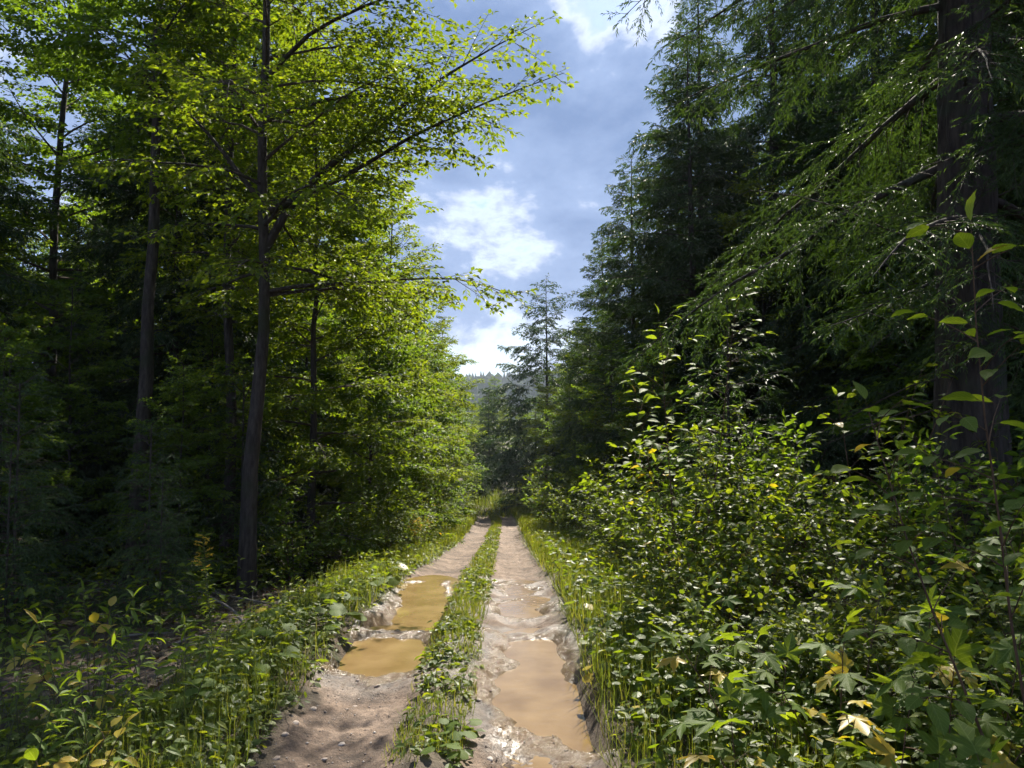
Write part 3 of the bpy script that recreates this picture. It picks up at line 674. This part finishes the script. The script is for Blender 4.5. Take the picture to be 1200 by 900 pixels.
for i, (x, y) in enumerate(scatter(34, (-24, -5.0), (12.5, 34), 2.2)):
    rz, s = gw.uniform(0, 6.28), gw.uniform(.45, .85)
    if i % 2: put(hem[2], U['hem'][2], 'young_hemlock', 'young hemlock filling the shade under the left wood', 'tree', x, y, rz, s, 'young hemlocks under the left wood')
    else: put(edge[1], U['edge'][1], 'young_tree', 'young leafy tree in the understory of the left wood', 'tree', x, y, rz, s * .9, 'young trees under the left wood')
for (x, y, rz, s, k) in [(-5.0, 11.6, .4, .42, 0), (-6.9, 10.4, 1.4, .46, 0), (-4.5, 9.6, 2.4, .85, 1), (-5.9, 9.2, 3.3, 1.0, 1), (-8.2, 9.6, .9, .5, 0), (-4.3, 12.3, 5.0, 1.2, 1), (-7.6, 11.6, 4.0, 1.3, 1), (-3.8, 8.4, 1.0, .6, 1), (-7.0, 8.2, 1.2, 1.1, 1), (-5.2, 8.0, 2.2, .7, 1)]:
    if k: put(hem[3], U['hem'][3], 'young_hemlock', 'low young hemlock in the shade beside the dead branches', 'tree', x, y, rz, s, 'low young hemlocks by the dead branches')
    else: put(edge[1], U['edge'][1], 'young_tree', 'spindly young tree in the shade around the straight dark trunk', 'tree', x, y, rz, s, 'spindly young trees around the dark trunk')
for (x, y, rz, s, k) in [(-5.9, 17.6, .4, 1.0, 1), (-7.0, 20.4, 3.4, 1.0, 0)]:  # extra trees, added to keep sun patches off the left wood's floor
    put(wood[k], U['wood'][k], 'broadleaf_tree', 'extra tree added deep in the left wood to block sun patches', 'tree', x, y, rz, s, 'trees deep in the left wood')
for i, (x, y, rz, s, k) in enumerate([(3.4, 18.6, .4, .62, 1), (3.2, 24.2, 2.4, .75, 1), (3.0, 30.0, 1.4, .75, 0), (2.7, 35.6, 3.4, .8, 1), (6.6, 12.2, .9, .95, 1), (6.4, 19.4, 4.9, .9, 0), (2.2, 40.5, 5.0, .75, 0), (1.5, 47, 2.0, .8, 1), (8.8, 15.6, 2.0, 1.0, 0)]):
    put(edge[k], U['edge'][k], 'broadleaf_tree', ('%s light green broadleaf tree along the right edge of the track past the thicket' % ORD[i] if i < 4 else 'light green broadleaf tree growing in front of the right evergreen wall'), 'tree', x, y, rz, s, 'broadleaf trees in front of the right evergreens')
pts = [(4.25, 7.4), (5.5, 16), (8.4, 12.5), (9.2, 19), (8.6, 26), (7.6, 34), (10.4, 8.2), (7.2, 9.4)]
for (x, y) in scatter(26, (6.5, 32), (10, 55), 3.0):
    k = int(gw.integers(0, 3)); rz, s = gw.uniform(0, 6.28), gw.uniform(.82, 1.1)
    if k < 2: put(hem[k], U['hem'][k], 'hemlock_tree', 'hemlock standing back among the others behind the right evergreen wall', 'tree', x, y, rz, s, 'hemlocks behind the right wall')
    else: put(wood[1], U['wood'][1], 'broadleaf_tree', 'light green broadleaf tree showing between the hemlocks on the right', 'tree', x, y, rz, s, 'broadleaf trees between the right hemlocks')

# ------------------------------------------------------------------ shrubs and saplings
def shrub(seed, h, nst, spreadr, mat, tm, leaf, wr, tw=.12, lsp=.045, stem='redstem', bend=.35, r=.009, twl=(.10, .34), s0=.18):
    """stems (each a part) and foliage of a many-stemmed shrub"""
    g = np.random.default_rng(seed); parts = []
    a = np.arange(nst) * 2.4 + g.normal(0, .4, nst); rr = spreadr * .25 * g.random(nst)
    S = np.stack([rr * np.cos(a), rr * np.sin(a), np.full(nst, -.05)], 1)
    el_ = g.uniform(1.05, 1.5, nst); D = np.stack([np.cos(a) * np.cos(el_), np.sin(a) * np.cos(el_), np.sin(el_)], 1)
    L = h * g.uniform(.65, 1.1, nst)
    B = grow(S, D, L, 8, bend, .18, g); rB = taper(L, np.full(nst, r) * g.uniform(.7, 1.2, nst), .002, 8)
    for i in range(nst):
        V, Q = tubes(B[i:i + 1], rB[i:i + 1], 5); parts.append((ob('stem', mesh('stem', V, Q, M[stem], True)), []))
    P2, L2, _, _ = sub(B, L, g, tw, s0, (.6, 1.15), lambda s, l: twl[0] + twl[1] * l * (1 - s * .8), 4, .25, .3, .2)
    A = Acc(); C = Acc(); A.add(*tubes(P2, taper(L2, np.full(len(L2), .003), .0012, 4), 3))
    P3, L3, _, _ = sub(P2, L2, g, .10, .2, (.6, 1.1), lambda s, l: .05 + .25 * l, 3, .2, .3, .2)
    A.add(*tubes(P3, taper(L3, np.full(len(L3), .002), .001, 3), 3))
    C.add(*leaves(P3, L3, g, tm, lsp, .1, (.6, 1.2), leaf, wr, .5)); C.add(*leaves(P2, L2, g, tm, lsp * 1.2, .15, (.6, 1.2), leaf, wr, .5))
    C.add(*leaves(B, L, g, tm, lsp * 1.4, .35, (.7, 1.3), leaf, wr, .5))
    cr_ = ob('foliage', C.mesh('foliage', M[mat]), kind='stuff'); tw_ = ob('twig_work', A.mesh('twig_work', M[stem]), cr_, kind='stuff')
    parts.append((cr_, [tw_])); return parts

SH = [shrub(401, 1.9, 7, .5, 'shrub', 'oval', (.065, .105), .60, .11, .05),
      shrub(402, 1.5, 9, .5, 'shrub', 'oval', (.055, .095), .50, .11, .05, bend=.6),
      shrub(403, 1.1, 8, .4, 'herb', 'trio', (.05, .08), .85, .09, .045, stem='stem', bend=.8, r=.005),
      shrub(404, 2.5, 5, .4, 'maple', 'oval', (.08, .125), .58, .14, .06, bend=.3, r=.013)]
US = [[False] for _ in SH]
def shrubs(lst, name, label, cat, group):
    for i, (x, y, rz, s, k) in enumerate(lst): put(SH[k], US[k], name, label % ORD[i] if '%s' in label else label, cat, x, y, rz, s, group)
shrubs([(-2.55, 12.8, .4, .85, 0), (-2.35, 14.6, 1.4, .8, 1), (-2.5, 16.0, 2.4, .9, 0), (-2.35, 18.0, 3.1, .85, 1), (-2.6, 19.8, 4.4, 1.0, 3), (-2.4, 22.0, 5.0, .95, 0), (-2.5, 24.5, .9, 1.0, 1), (-2.6, 27.5, 2.2, 1.0, 3), (-2.5, 31, 3.3, 1.1, 0), (-2.7, 35, 1.0, 1.1, 3), (-3.1, 39, 4.0, 1.1, 0), (-3.4, 12.0, 2.8, .7, 3), (-3.0, 15.3, .1, .9, 3)],
       'leafy_shrub', '%s bright green shrub along the foot of the left tree wall past the forked tree', 'shrub', 'shrubs under the left tree wall')
shrubs([(1.75, 6.6, .2, .90, 0), (2.3, 7.5, 1.7, 1.0, 0), (1.9, 8.6, 2.9, .95, 0), (2.75, 6.3, 4.0, .85, 1), (2.5, 9.5, 5.1, 1.0, 3), (1.75, 10.6, .9, .9, 1), (3.2, 8.3, 2.2, .95, 3), (2.1, 12.2, 3.9, 1.0, 0), (3.4, 10.6, 1.2, 1.0, 3), (1.75, 13.8, 5.5, .9, 1), (2.5, 15.2, .6, 1.1, 0), (1.8, 17.0, 2.0, 1.0, 1), (2.2, 19.5, 3.1, 1.1, 0), (1.8, 22.0, 4.2, 1.1, 1), (1.9, 25.0, 5.3, 1.2, 0), (1.6, 28.5, .7, 1.2, 3), (1.5, 33, 1.9, 1.2, 0), (1.2, 38, 2.9, 1.2, 1), (3.7, 12.8, .2, 1.0, 0), (3.6, 6.6, 3.6, .9, 0), (3.5, 5.7, 1.1, .8, 3), (4.2, 5.9, 2.2, .9, 3), (4.9, 6.6, .3, .95, 0), (5.3, 8.2, 1.3, 1.0, 3)],
       'leafy_shrub', 'sunlit many-stemmed shrub in the thicket right of the track', 'shrub', 'shrubs in the right thicket')
shrubs([(1.35, 5.1, .3, .75, 2), (2.0, 5.2, 1.3, .8, 2), (2.6, 4.9, 2.3, .85, 2), (3.3, 5.2, 3.3, .9, 2), (1.3, 6.3, 4.3, .7, 2), (3.0, 4.0, 5.3, .8, 2), (1.5, 7.4, .8, .75, 2), (3.9, 5.8, 1.8, .9, 2), (2.3, 3.9, 2.8, .7, 2), (4.5, 6.2, .5, .9, 2)],
       'bramble_bush', 'low tangle of bramble with three-part leaves in front of the right thicket', 'bramble', 'brambles in front of the right thicket')
print('triangles so far', TRIS[0])

# --- plants with leaves big enough to pick out one by one
def leaf_mesh(tm, mat, ln, wd, seed):
    t, f = TM[tm]; g = np.random.default_rng(seed)
    V = t * np.array([ln, wd, ln]); V[:, 2] += g.normal(0, .008 if tm == 'fine' else .02, len(V)) * ln
    return mesh('leaf', V, f, M[mat], True, uv=t[:, :2])
def fine_oval():
    us = np.array([0, .10, .22, .36, .50, .64, .78, .90, 1.0]); hw = np.array([.02, .22, .38, .47, .48, .42, .30, .15, 0.0]); V = []; F = []
    for u, h in zip(us, hw):
        for q in (-1, -.5, 0, .5, 1):
            v = q * h; V.append((u - .03 * abs(q), v, .16 * abs(v) * (1 + .3 * math.sin(u * 22 + q)) - .24 * u * u + .012 * math.sin(u * 30) * abs(q)))
    for i in range(len(us) - 1):
        for j in range(4): a = i * 5 + j; F += [(a, a + 1, a + 6), (a, a + 6, a + 5)]
    return np.array(V), np.array(F)
TM['fine'] = fine_oval()
LM = {'maple': [leaf_mesh('maple', 'broad', 1, 1.0, i) for i in range(3)], 'maple_y': [leaf_mesh('maple', 'yellow', 1, 1.0, 9)],
      'oval': [leaf_mesh('fine', 'broad', 1, .60, i) for i in range(3)], 'oval_y': [leaf_mesh('fine', 'yellow', 1, .60, 9)],
      'round': [leaf_mesh('round', 'broad', 1, 1.05, i) for i in range(3)], 'round_y': [leaf_mesh('round', 'yellow', 1, 1.05, 9)],
      'lance': [leaf_mesh('fine', 'broad', 1, .24, i) for i in range(3)], 'lance_y': [leaf_mesh('fine', 'yellow', 1, .24, 9)]}
from mathutils import Matrix, Vector
def put_leaf(root, kind, pos, D, N, size, g, yel):
    D = D / np.linalg.norm(D); N = N - D * (N @ D); N = N / np.linalg.norm(N); S = np.cross(N, D)
    pool = LM[kind + '_y'] if g.random() < yel else LM[kind]
    o = bpy.data.objects.new('leaf', pool[int(g.integers(0, len(pool)))]); col.objects.link(o); o.parent = root
    m = Matrix(((D[0], S[0], N[0], pos[0]), (D[1], S[1], N[1], pos[1]), (D[2], S[2], N[2], pos[2]), (0, 0, 0, 1)))
    o.matrix_local = m @ Matrix.Diagonal((size, size, size, 1))
def sapling(name, label, cat, x, y, seed, h, nst, kind, size, twigs=(.16, .30), lsp=.09, yel=0.04, stem='redstem', r=.009, group=None, bend=.2, s0=.3, pet=.04, maxl=140, lean=None):
    """stems, twigs and single leaves"""
    g = np.random.default_rng(seed); root = thing(name, label, cat, (x, y, float(gz(x, y))), 0, 1.0, group)
    a = np.arange(nst) * 2.4 + g.random() * 6; el_ = g.uniform(1.15, 1.5, nst)
    if lean is not None: a[:] = lean + g.normal(0, .5, nst)
    D = np.stack([np.cos(a) * np.cos(el_), np.sin(a) * np.cos(el_), np.sin(el_)], 1)
    S = np.stack([.05 * np.cos(a), .05 * np.sin(a), np.full(nst, -.04)], 1); L = h * g.uniform(.75, 1.08, nst)
    B = grow(S, D, L, 8, bend, .12, g)
    P2, L2, _, _ = sub(B, L, g, twigs[0], s0, (.7, 1.2), lambda s, l: twigs[1] * (1.15 - .75 * s), 4, .25, .3, .12)
    A = Acc(); pos = []; Dv = []
    for P, Ls, sp, st in ((P2, L2, lsp, .2), (B, L, lsp * 1.6, .55)):
        idx, k, s = spread(Ls, sp, st, g); p, T = at(P, idx, s); N, Sd = side_frame(T, g, .2)
        sg = np.where(k % 2 == 0, 1., -1.)[:, None]
        pos.append(p); Dv.append(nrm(.55 * T + .8 * sg * Sd + g.normal(0, .12, p.shape)))
        pe, te = at(P, np.arange(len(P)), np.full(len(P), .999)); pos.append(pe); Dv.append(te)
    pos = np.concatenate(pos); Dv = np.concatenate(Dv)
    if len(pos) > maxl: q = g.permutation(len(pos))[:maxl]; pos, Dv = pos[q], Dv[q]
    tip = pos + Dv * pet * g.uniform(.6, 1.3, (len(pos), 1))
    for i in range(nst):
        V, Q = tubes(B[i:i + 1], taper(L[i:i + 1], np.array([r]), .002, 8), 6); ob('stem', mesh('stem', V, Q, M[stem], True), root)
    A.add(*tubes(P2, taper(L2, np.full(len(L2), .0032), .0014, 4), 4)); A.add(*tubes(np.stack([pos, tip], 1), np.full((len(pos), 2), .0011), 3))
    ob('twig_work', A.mesh('twig_work', M[stem]), root, kind='stuff')
    for p, d in zip(tip, Dv):
        d = nrm(d + np.array([0, 0, -.28])); put_leaf(root, kind, p, d, UP + g.normal(0, .28, 3), g.uniform(*size), g, yel)
    return root
def rosette(name, label, cat, x, y, seed, n, kind, size, hgt, yel=0.03, group=None, rad=.16, z=None):
    """leaves on long stalks straight from the ground"""
    g = np.random.default_rng(seed); zz = float(gz(x, y)) if z is None else z
    root = thing(name, label, cat, (x, y, zz), 0, 1.0, group); A = Acc()
    for i in range(n):
        a = i * 2.4 + g.normal(0, .4); d = rad * math.sqrt((i + .5) / n) * g.uniform(.7, 1.2); h = hgt * g.uniform(.5, 1.1)
        tip = np.array([d * math.cos(a), d * math.sin(a), h]); mid = np.array([tip[0] * .35, tip[1] * .35, h * .65])
        A.add(*tubes(np.array([[[0, 0, -.03], mid, tip]]), np.full((1, 3), .0022), 4))
        dd = np.array([math.cos(a), math.sin(a), g.uniform(-.35, .1)]); put_leaf(root, kind, tip, dd, UP + .3 * np.array([math.cos(a), math.sin(a), 0]) + g.normal(0, .2, 3), g.uniform(*size), g, yel)
    ob('stalk_tuft', A.mesh('stalk_tuft', M['stem']), root, kind='stuff'); return root

sapling('cherry_sapling', 'tall sapling with layered broad leaves catching the sun in front of the hemlocks', 'sapling', 1.75, 8.0, 501, 2.95, 4, 'oval', (.09, .14), (.12, .66), .07, .02, r=.013, bend=.12, maxl=290)
sapling('cherry_sapling', 'broad-leaved sapling between the thicket and the huge hemlock trunk', 'sapling', 3.35, 7.2, 502, 2.6, 3, 'oval', (.08, .12), (.17, .5), .09, .04, r=.012, bend=.15, maxl=180)
sapling('alder_sapling', 'sapling at the very edge of the right verge, large leaves held at head height', 'sapling', 1.98, 2.75, 503, 2.55, 2, 'oval', (.085, .125), (.11, .42), .08, .03, r=.008, bend=.10, s0=.35, maxl=150, lean=2.4)
MS = [(1.02, 3.35, .42, 2, 14), (1.45, 3.05, .55, 2, 18), (1.85, 3.25, .62, 3, 24), (2.25, 3.05, .70, 3, 26), (1.25, 3.95, .50, 2, 18), (1.7, 4.1, .66, 3, 26), (2.2, 4.3, .74, 3, 28), (2.75, 3.6, .85, 3, 30), (1.15, 4.9, .5, 2, 18), (1.62, 2.55, .42, 2, 14), (1.28, 2.72, .34, 2, 12), (2.5, 2.9, .8, 3, 26), (3.1, 4.5, .95, 3, 30)]
for i, (x, y, h, n, ml) in enumerate(MS):
    sapling('maple_seedling', 'knee-high maple seedling with lobed leaves at the foot of the right thicket', 'seedling', x, y, 520 + i, h * 1.3 + .1, n, 'maple', (.10, .165), (.11, .17), .10, .10, r=.004, bend=.4, s0=.25, pet=.06, maxl=ml, group='maple seedlings on the right verge')
CF = [(-1.75, 5.6), (-1.95, 6.3), (-1.62, 6.9), (-2.05, 5.0), (-1.8, 7.8), (-1.65, 8.6), (-1.55, 9.6), (-2.3, 5.8), (-2.2, 7.1), (-1.7, 10.6)]
for i, (x, y) in enumerate(CF):
    rosette('coltsfoot', 'clump of round coltsfoot leaves on the left bank of the track', 'plant', x, y, 560 + i, 11, 'round', (.08, .14), .22, .03, 'coltsfoot on the left bank', .24)
for i, (x, y) in enumerate([(.68, 5.3), (.75, 6.2), (.7, 7.4), (.85, 8.3), (.9, 4.6)]):
    rosette('coltsfoot', 'clump of round coltsfoot leaves on the right verge beside the largest puddle', 'plant', x, y, 580 + i, 8, 'round', (.06, .11), .16, .10, 'coltsfoot on the right verge', .18)
for i, (x, y) in enumerate([(-.36, 4.35), (-.30, 4.62), (-.42, 4.75)]):
    rosette('coltsfoot', 'small round-leaved plant in the grass strip between the ruts', 'plant', x, y, 590 + i, 7, 'round', (.05, .085), .08, .0, 'round-leaved plants in the middle strip', .11, z=float(track_z(np.array([x]), np.array([y]))[0]))
WH = [(-2.35, 4.35, .85), (-2.15, 4.1, .7), (-2.6, 4.6, .95), (-2.45, 3.85, .72), (-2.0, 4.65, .6), (-2.75, 4.1, 1.0), (-2.95, 4.8, 1.0), (-3.0, 4.25, 1.2), (-2.8, 5.3, .9), (-2.3, 5.1, .7)]
for i, (x, y, h) in enumerate(WH):
    sapling('willowherb', 'upright herb with narrow pale green leaves in the left foreground', 'plant', x, y, 600 + i, h, 3, 'lance', (.07, .12), (.12, .06), .035, .03, 'stem', .004, 'narrow-leaved herbs in the left foreground', .12, .25, .004, 90)
for i, (x, y) in enumerate([(-2.1, 3.75), (-2.7, 4.95)]):
    sapling('raspberry_cane', ['yellowing bramble low at the front of the left bank', 'yellow brown bramble tips above the narrow-leaved herbs'][i], 'bramble', x, y, 620 + i, [.45, .8][i], 4, 'oval', (.07, .10), (.12, .12), .06, .75, 'redstem', .004, None, .6, .3, .015, 60)

# goldenrod
def goldenrod(x, y, seed, h, label, group=None, n=2):
    g = np.random.default_rng(seed); root = thing('goldenrod', label, 'plant', (x, y, float(gz(x, y))), 0, 1.0, group)
    a = g.uniform(0, 6.28, n); D = nrm(np.stack([.12 * np.cos(a), .12 * np.sin(a), np.ones(n)], 1)); L = h * g.uniform(.85, 1.05, n)
    B = grow(np.zeros((n, 3)) - [0, 0, .04], D, L, 8, .1, .06, g)
    for i in range(n):
        V, Q = tubes(B[i:i + 1], taper(L[i:i + 1], np.array([.005]), .002, 8), 5); ob('stem', mesh('stem', V, Q, M['stem'], True), root)
    C = Acc(); C.add(*leaves(B, L, g, 'oval', .014, .12, (1.0, 1.4), (.06, .10), .2, .4, .2)); ob('foliage', C.mesh('foliage', M['herb']), root, kind='stuff')
    F = Acc(); P2, L2, _, _ = sub(B, L, g, .022, .80, (.7, 1.1), lambda s, l: .17 * (1.15 - s) + .03, 4, .5, .2, .1)
    F.add(*leaves(P2, L2, g, 'fold', .006, .1, (.5, 1.2), (.017, .026), .7, .8)); ob('flower_head', F.mesh('flower_head', M['flower']), root, kind='stuff')
p = px(255, 748)
goldenrod(-2.62, 6.9, 640, 1.02, 'tall goldenrod with yellow plumes against the dark left wood')
for i, (x, y, h) in enumerate([(-1.95, 15.8, .9), (-1.9, 16.5, .8), (-2.0, 17.3, .9), (-1.85, 14.9, .7)]):
    goldenrod(x, y, 650 + i, h, 'goldenrod flowering yellow at the foot of the left tree wall', 'goldenrod along the left verge', 3)

# fallen branches in the left wood
def fallen(x, y, seed, L, az, label, lift=.25):
    g = np.random.default_rng(seed); root = thing('fallen_branch', label, 'branch', (x, y, float(gz(x, y)) + .03), 0, 1.0, 'dead branches lying under the left trees')
    D = np.array([[math.cos(az), math.sin(az), lift]]); B = grow(np.zeros((1, 3)), nrm(D), np.array([L]), 12, .55, .30, g)
    V, Q = tubes(B, taper(np.array([L]), np.array([.016]), .004, 12), 6); s = ob('stem', mesh('stem', V, Q, M['dead'], True), root)
    P2, L2, _, _ = sub(B, np.array([L]), g, .16, .2, (.4, 1.0), lambda s, l: .2 + .3 * l * (1 - s), 5, .3, .5, .3, .4)
    V, Q = tubes(P2, taper(L2, np.full(len(L2), .006), .002, 5), 4); ob('twig_work', mesh('twig_work', V, Q, M['dead'], True), root, kind='stuff')
for i, (X, Y, L, az) in enumerate([(150, 745, 1.6, .3), (330, 715, 1.5, 2.8), (210, 760, 1.2, .8), (290, 738, 1.3, 2.2), (120, 720, 1.4, .1), (250, 700, 1.7, 3.3), (60, 705, 1.5, .6)]):
    q = px(X, Y, -.2); fallen(q[0], q[1], 660 + i, L, az, 'bare grey dead branch lying under the trees beside the left bank')

# ------------------------------------------------------------------ ground cover, grass, litter, gravel
def stuff(name, acc_mesh, label, cat):
    o = ob(name, acc_mesh, kind='stuff'); o['label'] = label; o['category'] = cat; return o
def pick(n, xr, yr, seed, dens=None, near=1.6):
    g = np.random.default_rng(seed); y = yr[0] + (yr[1] - yr[0]) * g.random(n) ** near; u = g.uniform(xr[0], xr[1], n); x = u + xc(y)
    if dens is not None: k = g.random(n) < dens(u, y, x); x, y, u = x[k], y[k], u[k]
    return x, y, u, g
def grass(name, label, n, xr, yr, seed, hgt, on_track=False, dens=None, near=1.7):
    x, y, u, g = pick(n, xr, yr, seed, dens, near); N = len(x)
    z = track_z(x, y) if on_track else np.maximum(gz(x, y), np.where(np.abs(u) < 1.28, track_z(x, y), -99))
    h = g.uniform(hgt[0], hgt[1], N) * (1 + y * .012); a = g.uniform(0, 6.28, N); t = g.uniform(.25, 1.6, N)
    D = nrm(np.stack([np.cos(a) * t, np.sin(a) * t, np.ones(N)], 1)); Nn = np.stack([-np.cos(a), -np.sin(a), t], 1) * -1
    V, F = place_leaves('blade', np.stack([x, y, z - .01], 1), D, Nn, h, (.0030 + .0006 * y) * g.uniform(.7, 1.4, N))
    return stuff(name, mesh(name, V, F, M['grass']), label, 'grass')
patch = lambda s, f=1.1: (lambda u, y, x: np.clip(.55 + 1.6 * vnoise(x, y, f, s), .05, 1))
grass('grass', 'short grass growing in the strip between the two ruts', 24000, (-.25, .21), (3.0, 45), 701, (.03, .10), True, lambda u, y, x: np.clip(.5 + 2.6 * vnoise(x, y, 2.2, 21), .03, 1) * smooth(.33, .14, np.abs(u + .03)))
grass('grass', 'tall grass fringing the left edge of the track', 22000, (-1.95, -.97), (3.0, 46), 702, (.10, .34), dens=patch(22))
grass('grass', 'tall grass and sedge fringing the right edge of the track', 30000, (1.0, 2.05), (3.0, 46), 703, (.10, .36), dens=patch(23))
grass('grass', 'pale grass in the clearing at the far end of the track', 5000, (-5, 6), (40, 60), 704, (.2, .5), near=1.0)

def cover(name, label, n, xr, yr, seed, tm, mat, ln, wr, hgt, per, dens=None, on_track=False, near=1.6, rad=.10):
    """low plants: a few leaves each on short stalks"""
    x, y, u, g = pick(n, xr, yr, seed, dens, near)
    z = track_z(x, y) if on_track else np.maximum(gz(x, y), np.where(np.abs(u) < 1.28, track_z(x, y), -99))
    i = np.repeat(np.arange(len(x)), per); N = len(i); a = g.uniform(0, 6.28, N)
    f = 1 + .02 * y[i]; hp = g.uniform(hgt[0], hgt[1], len(x))[i] * g.uniform(.35, 1.05, N); d = rad * g.uniform(.1, 1, N) * (1 + hp)
    pos = np.stack([x[i] + d * np.cos(a), y[i] + d * np.sin(a), z[i] + hp], 1)
    D = np.stack([np.cos(a), np.sin(a), g.uniform(-.5, .25, N)], 1); l = g.uniform(ln[0], ln[1], N) * f
    A = Acc(); Nn = UP + g.normal(0, .4, pos.shape); nr_ = pos[:, 1] < 7.5
    A.add(*place_leaves(tm, pos[nr_], D[nr_], Nn[nr_], l[nr_], l[nr_] * wr)); A.add(*place_leaves('fold', pos[~nr_], D[~nr_], Nn[~nr_], l[~nr_], l[~nr_] * wr))
    base = np.stack([x, y, z], 1)[i]; A.add(*tubes(np.stack([base + (pos - base) * [.2, .2, 0], pos], 1)[nr_], np.full((int(nr_.sum()), 2), .0009), 3))
    return stuff(name, A.mesh(name, M[mat]), label, 'ground cover')
cover('ground_cover', 'leafy low plants covering the left bank', 4600, (-3.2, -1.08), (3.2, 40), 711, 'oval', 'herb', (.035, .085), .52, (.06, .34), 7, lambda u, y, x: patch(31, .9)(u, y, x) * np.clip(smooth(-2.3, -1.7, u) + smooth(6.2, 4.8, y), .04, 1))
cover('ground_cover', 'clover-like small leaves along the left edge of the track', 2600, (-1.9, -.98), (3.2, 25), 712, 'trio', 'herb', (.03, .06), .9, (.03, .14), 7, patch(32, 1.4))
cover('ground_cover', 'dense leafy undergrowth along the right verge', 4600, (1.08, 4.4), (2.6, 40), 713, 'oval', 'herb', (.035, .085), .5, (.08, .50), 8, lambda u, y, x: patch(33, .9)(u, y, x) * np.clip(smooth(1.0, 1.9, u), .3, 1))
cover('ground_cover', 'three-part bramble leaves carpeting the right verge', 3000, (1.12, 4.4), (2.4, 22), 714, 'trio', 'shrub', (.05, .09), .9, (.06, .42), 7, patch(34, 1.1))
cover('ground_cover', 'small plantain leaves in the strip between the ruts', 1500, (-.23, .19), (3.0, 30), 715, 'oval', 'herb', (.03, .065), .65, (.01, .09), 7, lambda u, y, x: np.clip(.5 + 1.6 * vnoise(x, y, 2.0, 35), .05, 1) * smooth(.30, .14, np.abs(u + .03)), True, rad=.05)
cover('understory', 'sparse dim leaves in the shaded understory of the left wood', 2600, (-14, -2.6), (6, 26), 716, 'oval', 'beech', (.06, .10), .6, (.1, .7), 9, patch(36, .5), near=1.2, rad=.22)
cover('understory', 'sparse dim leaves under the hemlocks on the right', 2200, (4, 14), (5, 26), 717, 'oval', 'beech', (.06, .10), .6, (.1, .8), 9, patch(37, .5), near=1.2, rad=.22)
def litter():
    x, y, u, g = pick(16000, (-14, -2.0), (4, 26), 721, None, 1.5); N = len(x); a = g.uniform(0, 6.28, N)
    l = g.uniform(.05, .09, N)
    V, F = place_leaves('fold', np.stack([x, y, gz(x, y) + g.uniform(.004, .03, N)], 1), np.stack([np.cos(a), np.sin(a), g.normal(0, .25, N)], 1), UP + g.normal(0, .35, (N, 3)), l, l * .6)
    stuff('leaf_litter', mesh('leaf_litter', V, F, M['litter']), 'brown fallen leaves on the shaded floor of the left wood', 'leaf litter')
litter()
def gravel():
    g = np.random.default_rng(731)
    t = np.array([(1, 0, 0), (-1, 0, 0), (0, 1, 0), (0, -1, 0), (0, 0, 1), (0, 0, -1)], float); f = np.array([(0, 2, 4), (2, 1, 4), (1, 3, 4), (3, 0, 4), (2, 0, 5), (1, 2, 5), (3, 1, 5), (0, 3, 5)])
    n = 2600; y = 3.2 + 12 * g.random(n) ** 1.6; u = np.where(g.random(n) < .5, g.normal(-.62, .2, n), g.normal(.6, .22, n)); x = u + xc(y); z = track_z(x, y)
    dry = np.ones(n, bool)
    for lb, q, wl_ in PUD: dry &= z > wl_ + .004
    x, y, z = x[dry], y[dry], z[dry]; n = len(x); s = g.uniform(.003, .010, n) * (1 + .8 * (g.random(n) < .06))
    V = np.stack([x, y, z + s * .2], 1)[:, None] + s[:, None, None] * t[None] * g.uniform(.55, 1.2, (n, 6, 1)) * np.array([1, 1, .6])
    F = (np.arange(n)[:, None, None] * 6 + f[None]).reshape(-1, 3)
    stuff('gravel', mesh('gravel', V.reshape(-1, 3), F, M['stone'], True), 'scattered gravel pressed into the dirt of both ruts', 'gravel')
    # single stones
    import bmesh
    ms = []
    for i in range(4):
        bm = bmesh.new(); bmesh.ops.create_icosphere(bm, subdivisions=2, radius=1.0)
        for v in bm.verts: v.co *= 1 + g.normal(0, .09); v.co.z *= .55; v.co.x *= 1.25
        me = bpy.data.meshes.new('stone'); bm.to_mesh(me); bm.free(); me.materials.append(M['stone'])
        for p_ in me.polygons: p_.use_smooth = True
        ms.append(me)
    for i, (X, Y) in enumerate([(330, 885), (352, 850), (405, 862), (420, 815), (372, 828), (575, 880), (562, 820), (560, 845), (445, 800), (553, 770), (385, 880), (340, 862)]):
        q = px(X, Y, -.03); o = ob('stone', ms[i % 4]); s = g.uniform(.012, .028)
        o.location = (q[0], q[1], float(track_z(np.array([q[0]]), np.array([q[1]]))[0]) - s * .12); o.scale = (s, s, s); o.rotation_euler = (g.normal(0, .2), g.normal(0, .2), g.uniform(0, 6))
        o['label'] = 'small pale stone half buried in the dirt of the track'; o['category'] = 'stone'; o['group'] = 'stones in the track'
gravel()

# ------------------------------------------------------------------ haze
def haze():
    x0, x1, y0, y1, z0, z1 = -640, 640, -60, 940, -24, 75
    V = np.array([(x, y, z) for z in (z0, z1) for y in (y0, y1) for x in (x0, x1)], float)
    Q = np.array([(0, 2, 3, 1), (4, 5, 7, 6), (0, 1, 5, 4), (2, 6, 7, 3), (0, 4, 6, 2), (1, 3, 7, 5)])
    m, nt = nodes('haze_air'); out = add(nt, 'ShaderNodeOutputMaterial'); v = add(nt, 'ShaderNodeVolumePrincipled')
    v.inputs['Color'].default_value = (0.80, 0.88, 1.0, 1); v.inputs['Density'].default_value = 0.00036; v.inputs['Anisotropy'].default_value = 0.0
    nt.links.new(v.outputs[0], out.inputs['Volume'])
    o = ob('haze', mesh('haze', V, Q, m), kind='stuff'); o['label'] = 'pale summer haze filling the air over the track and hill'; o['category'] = 'haze'
haze()
print('triangles', TRIS[0], 'objects', len(col.objects))
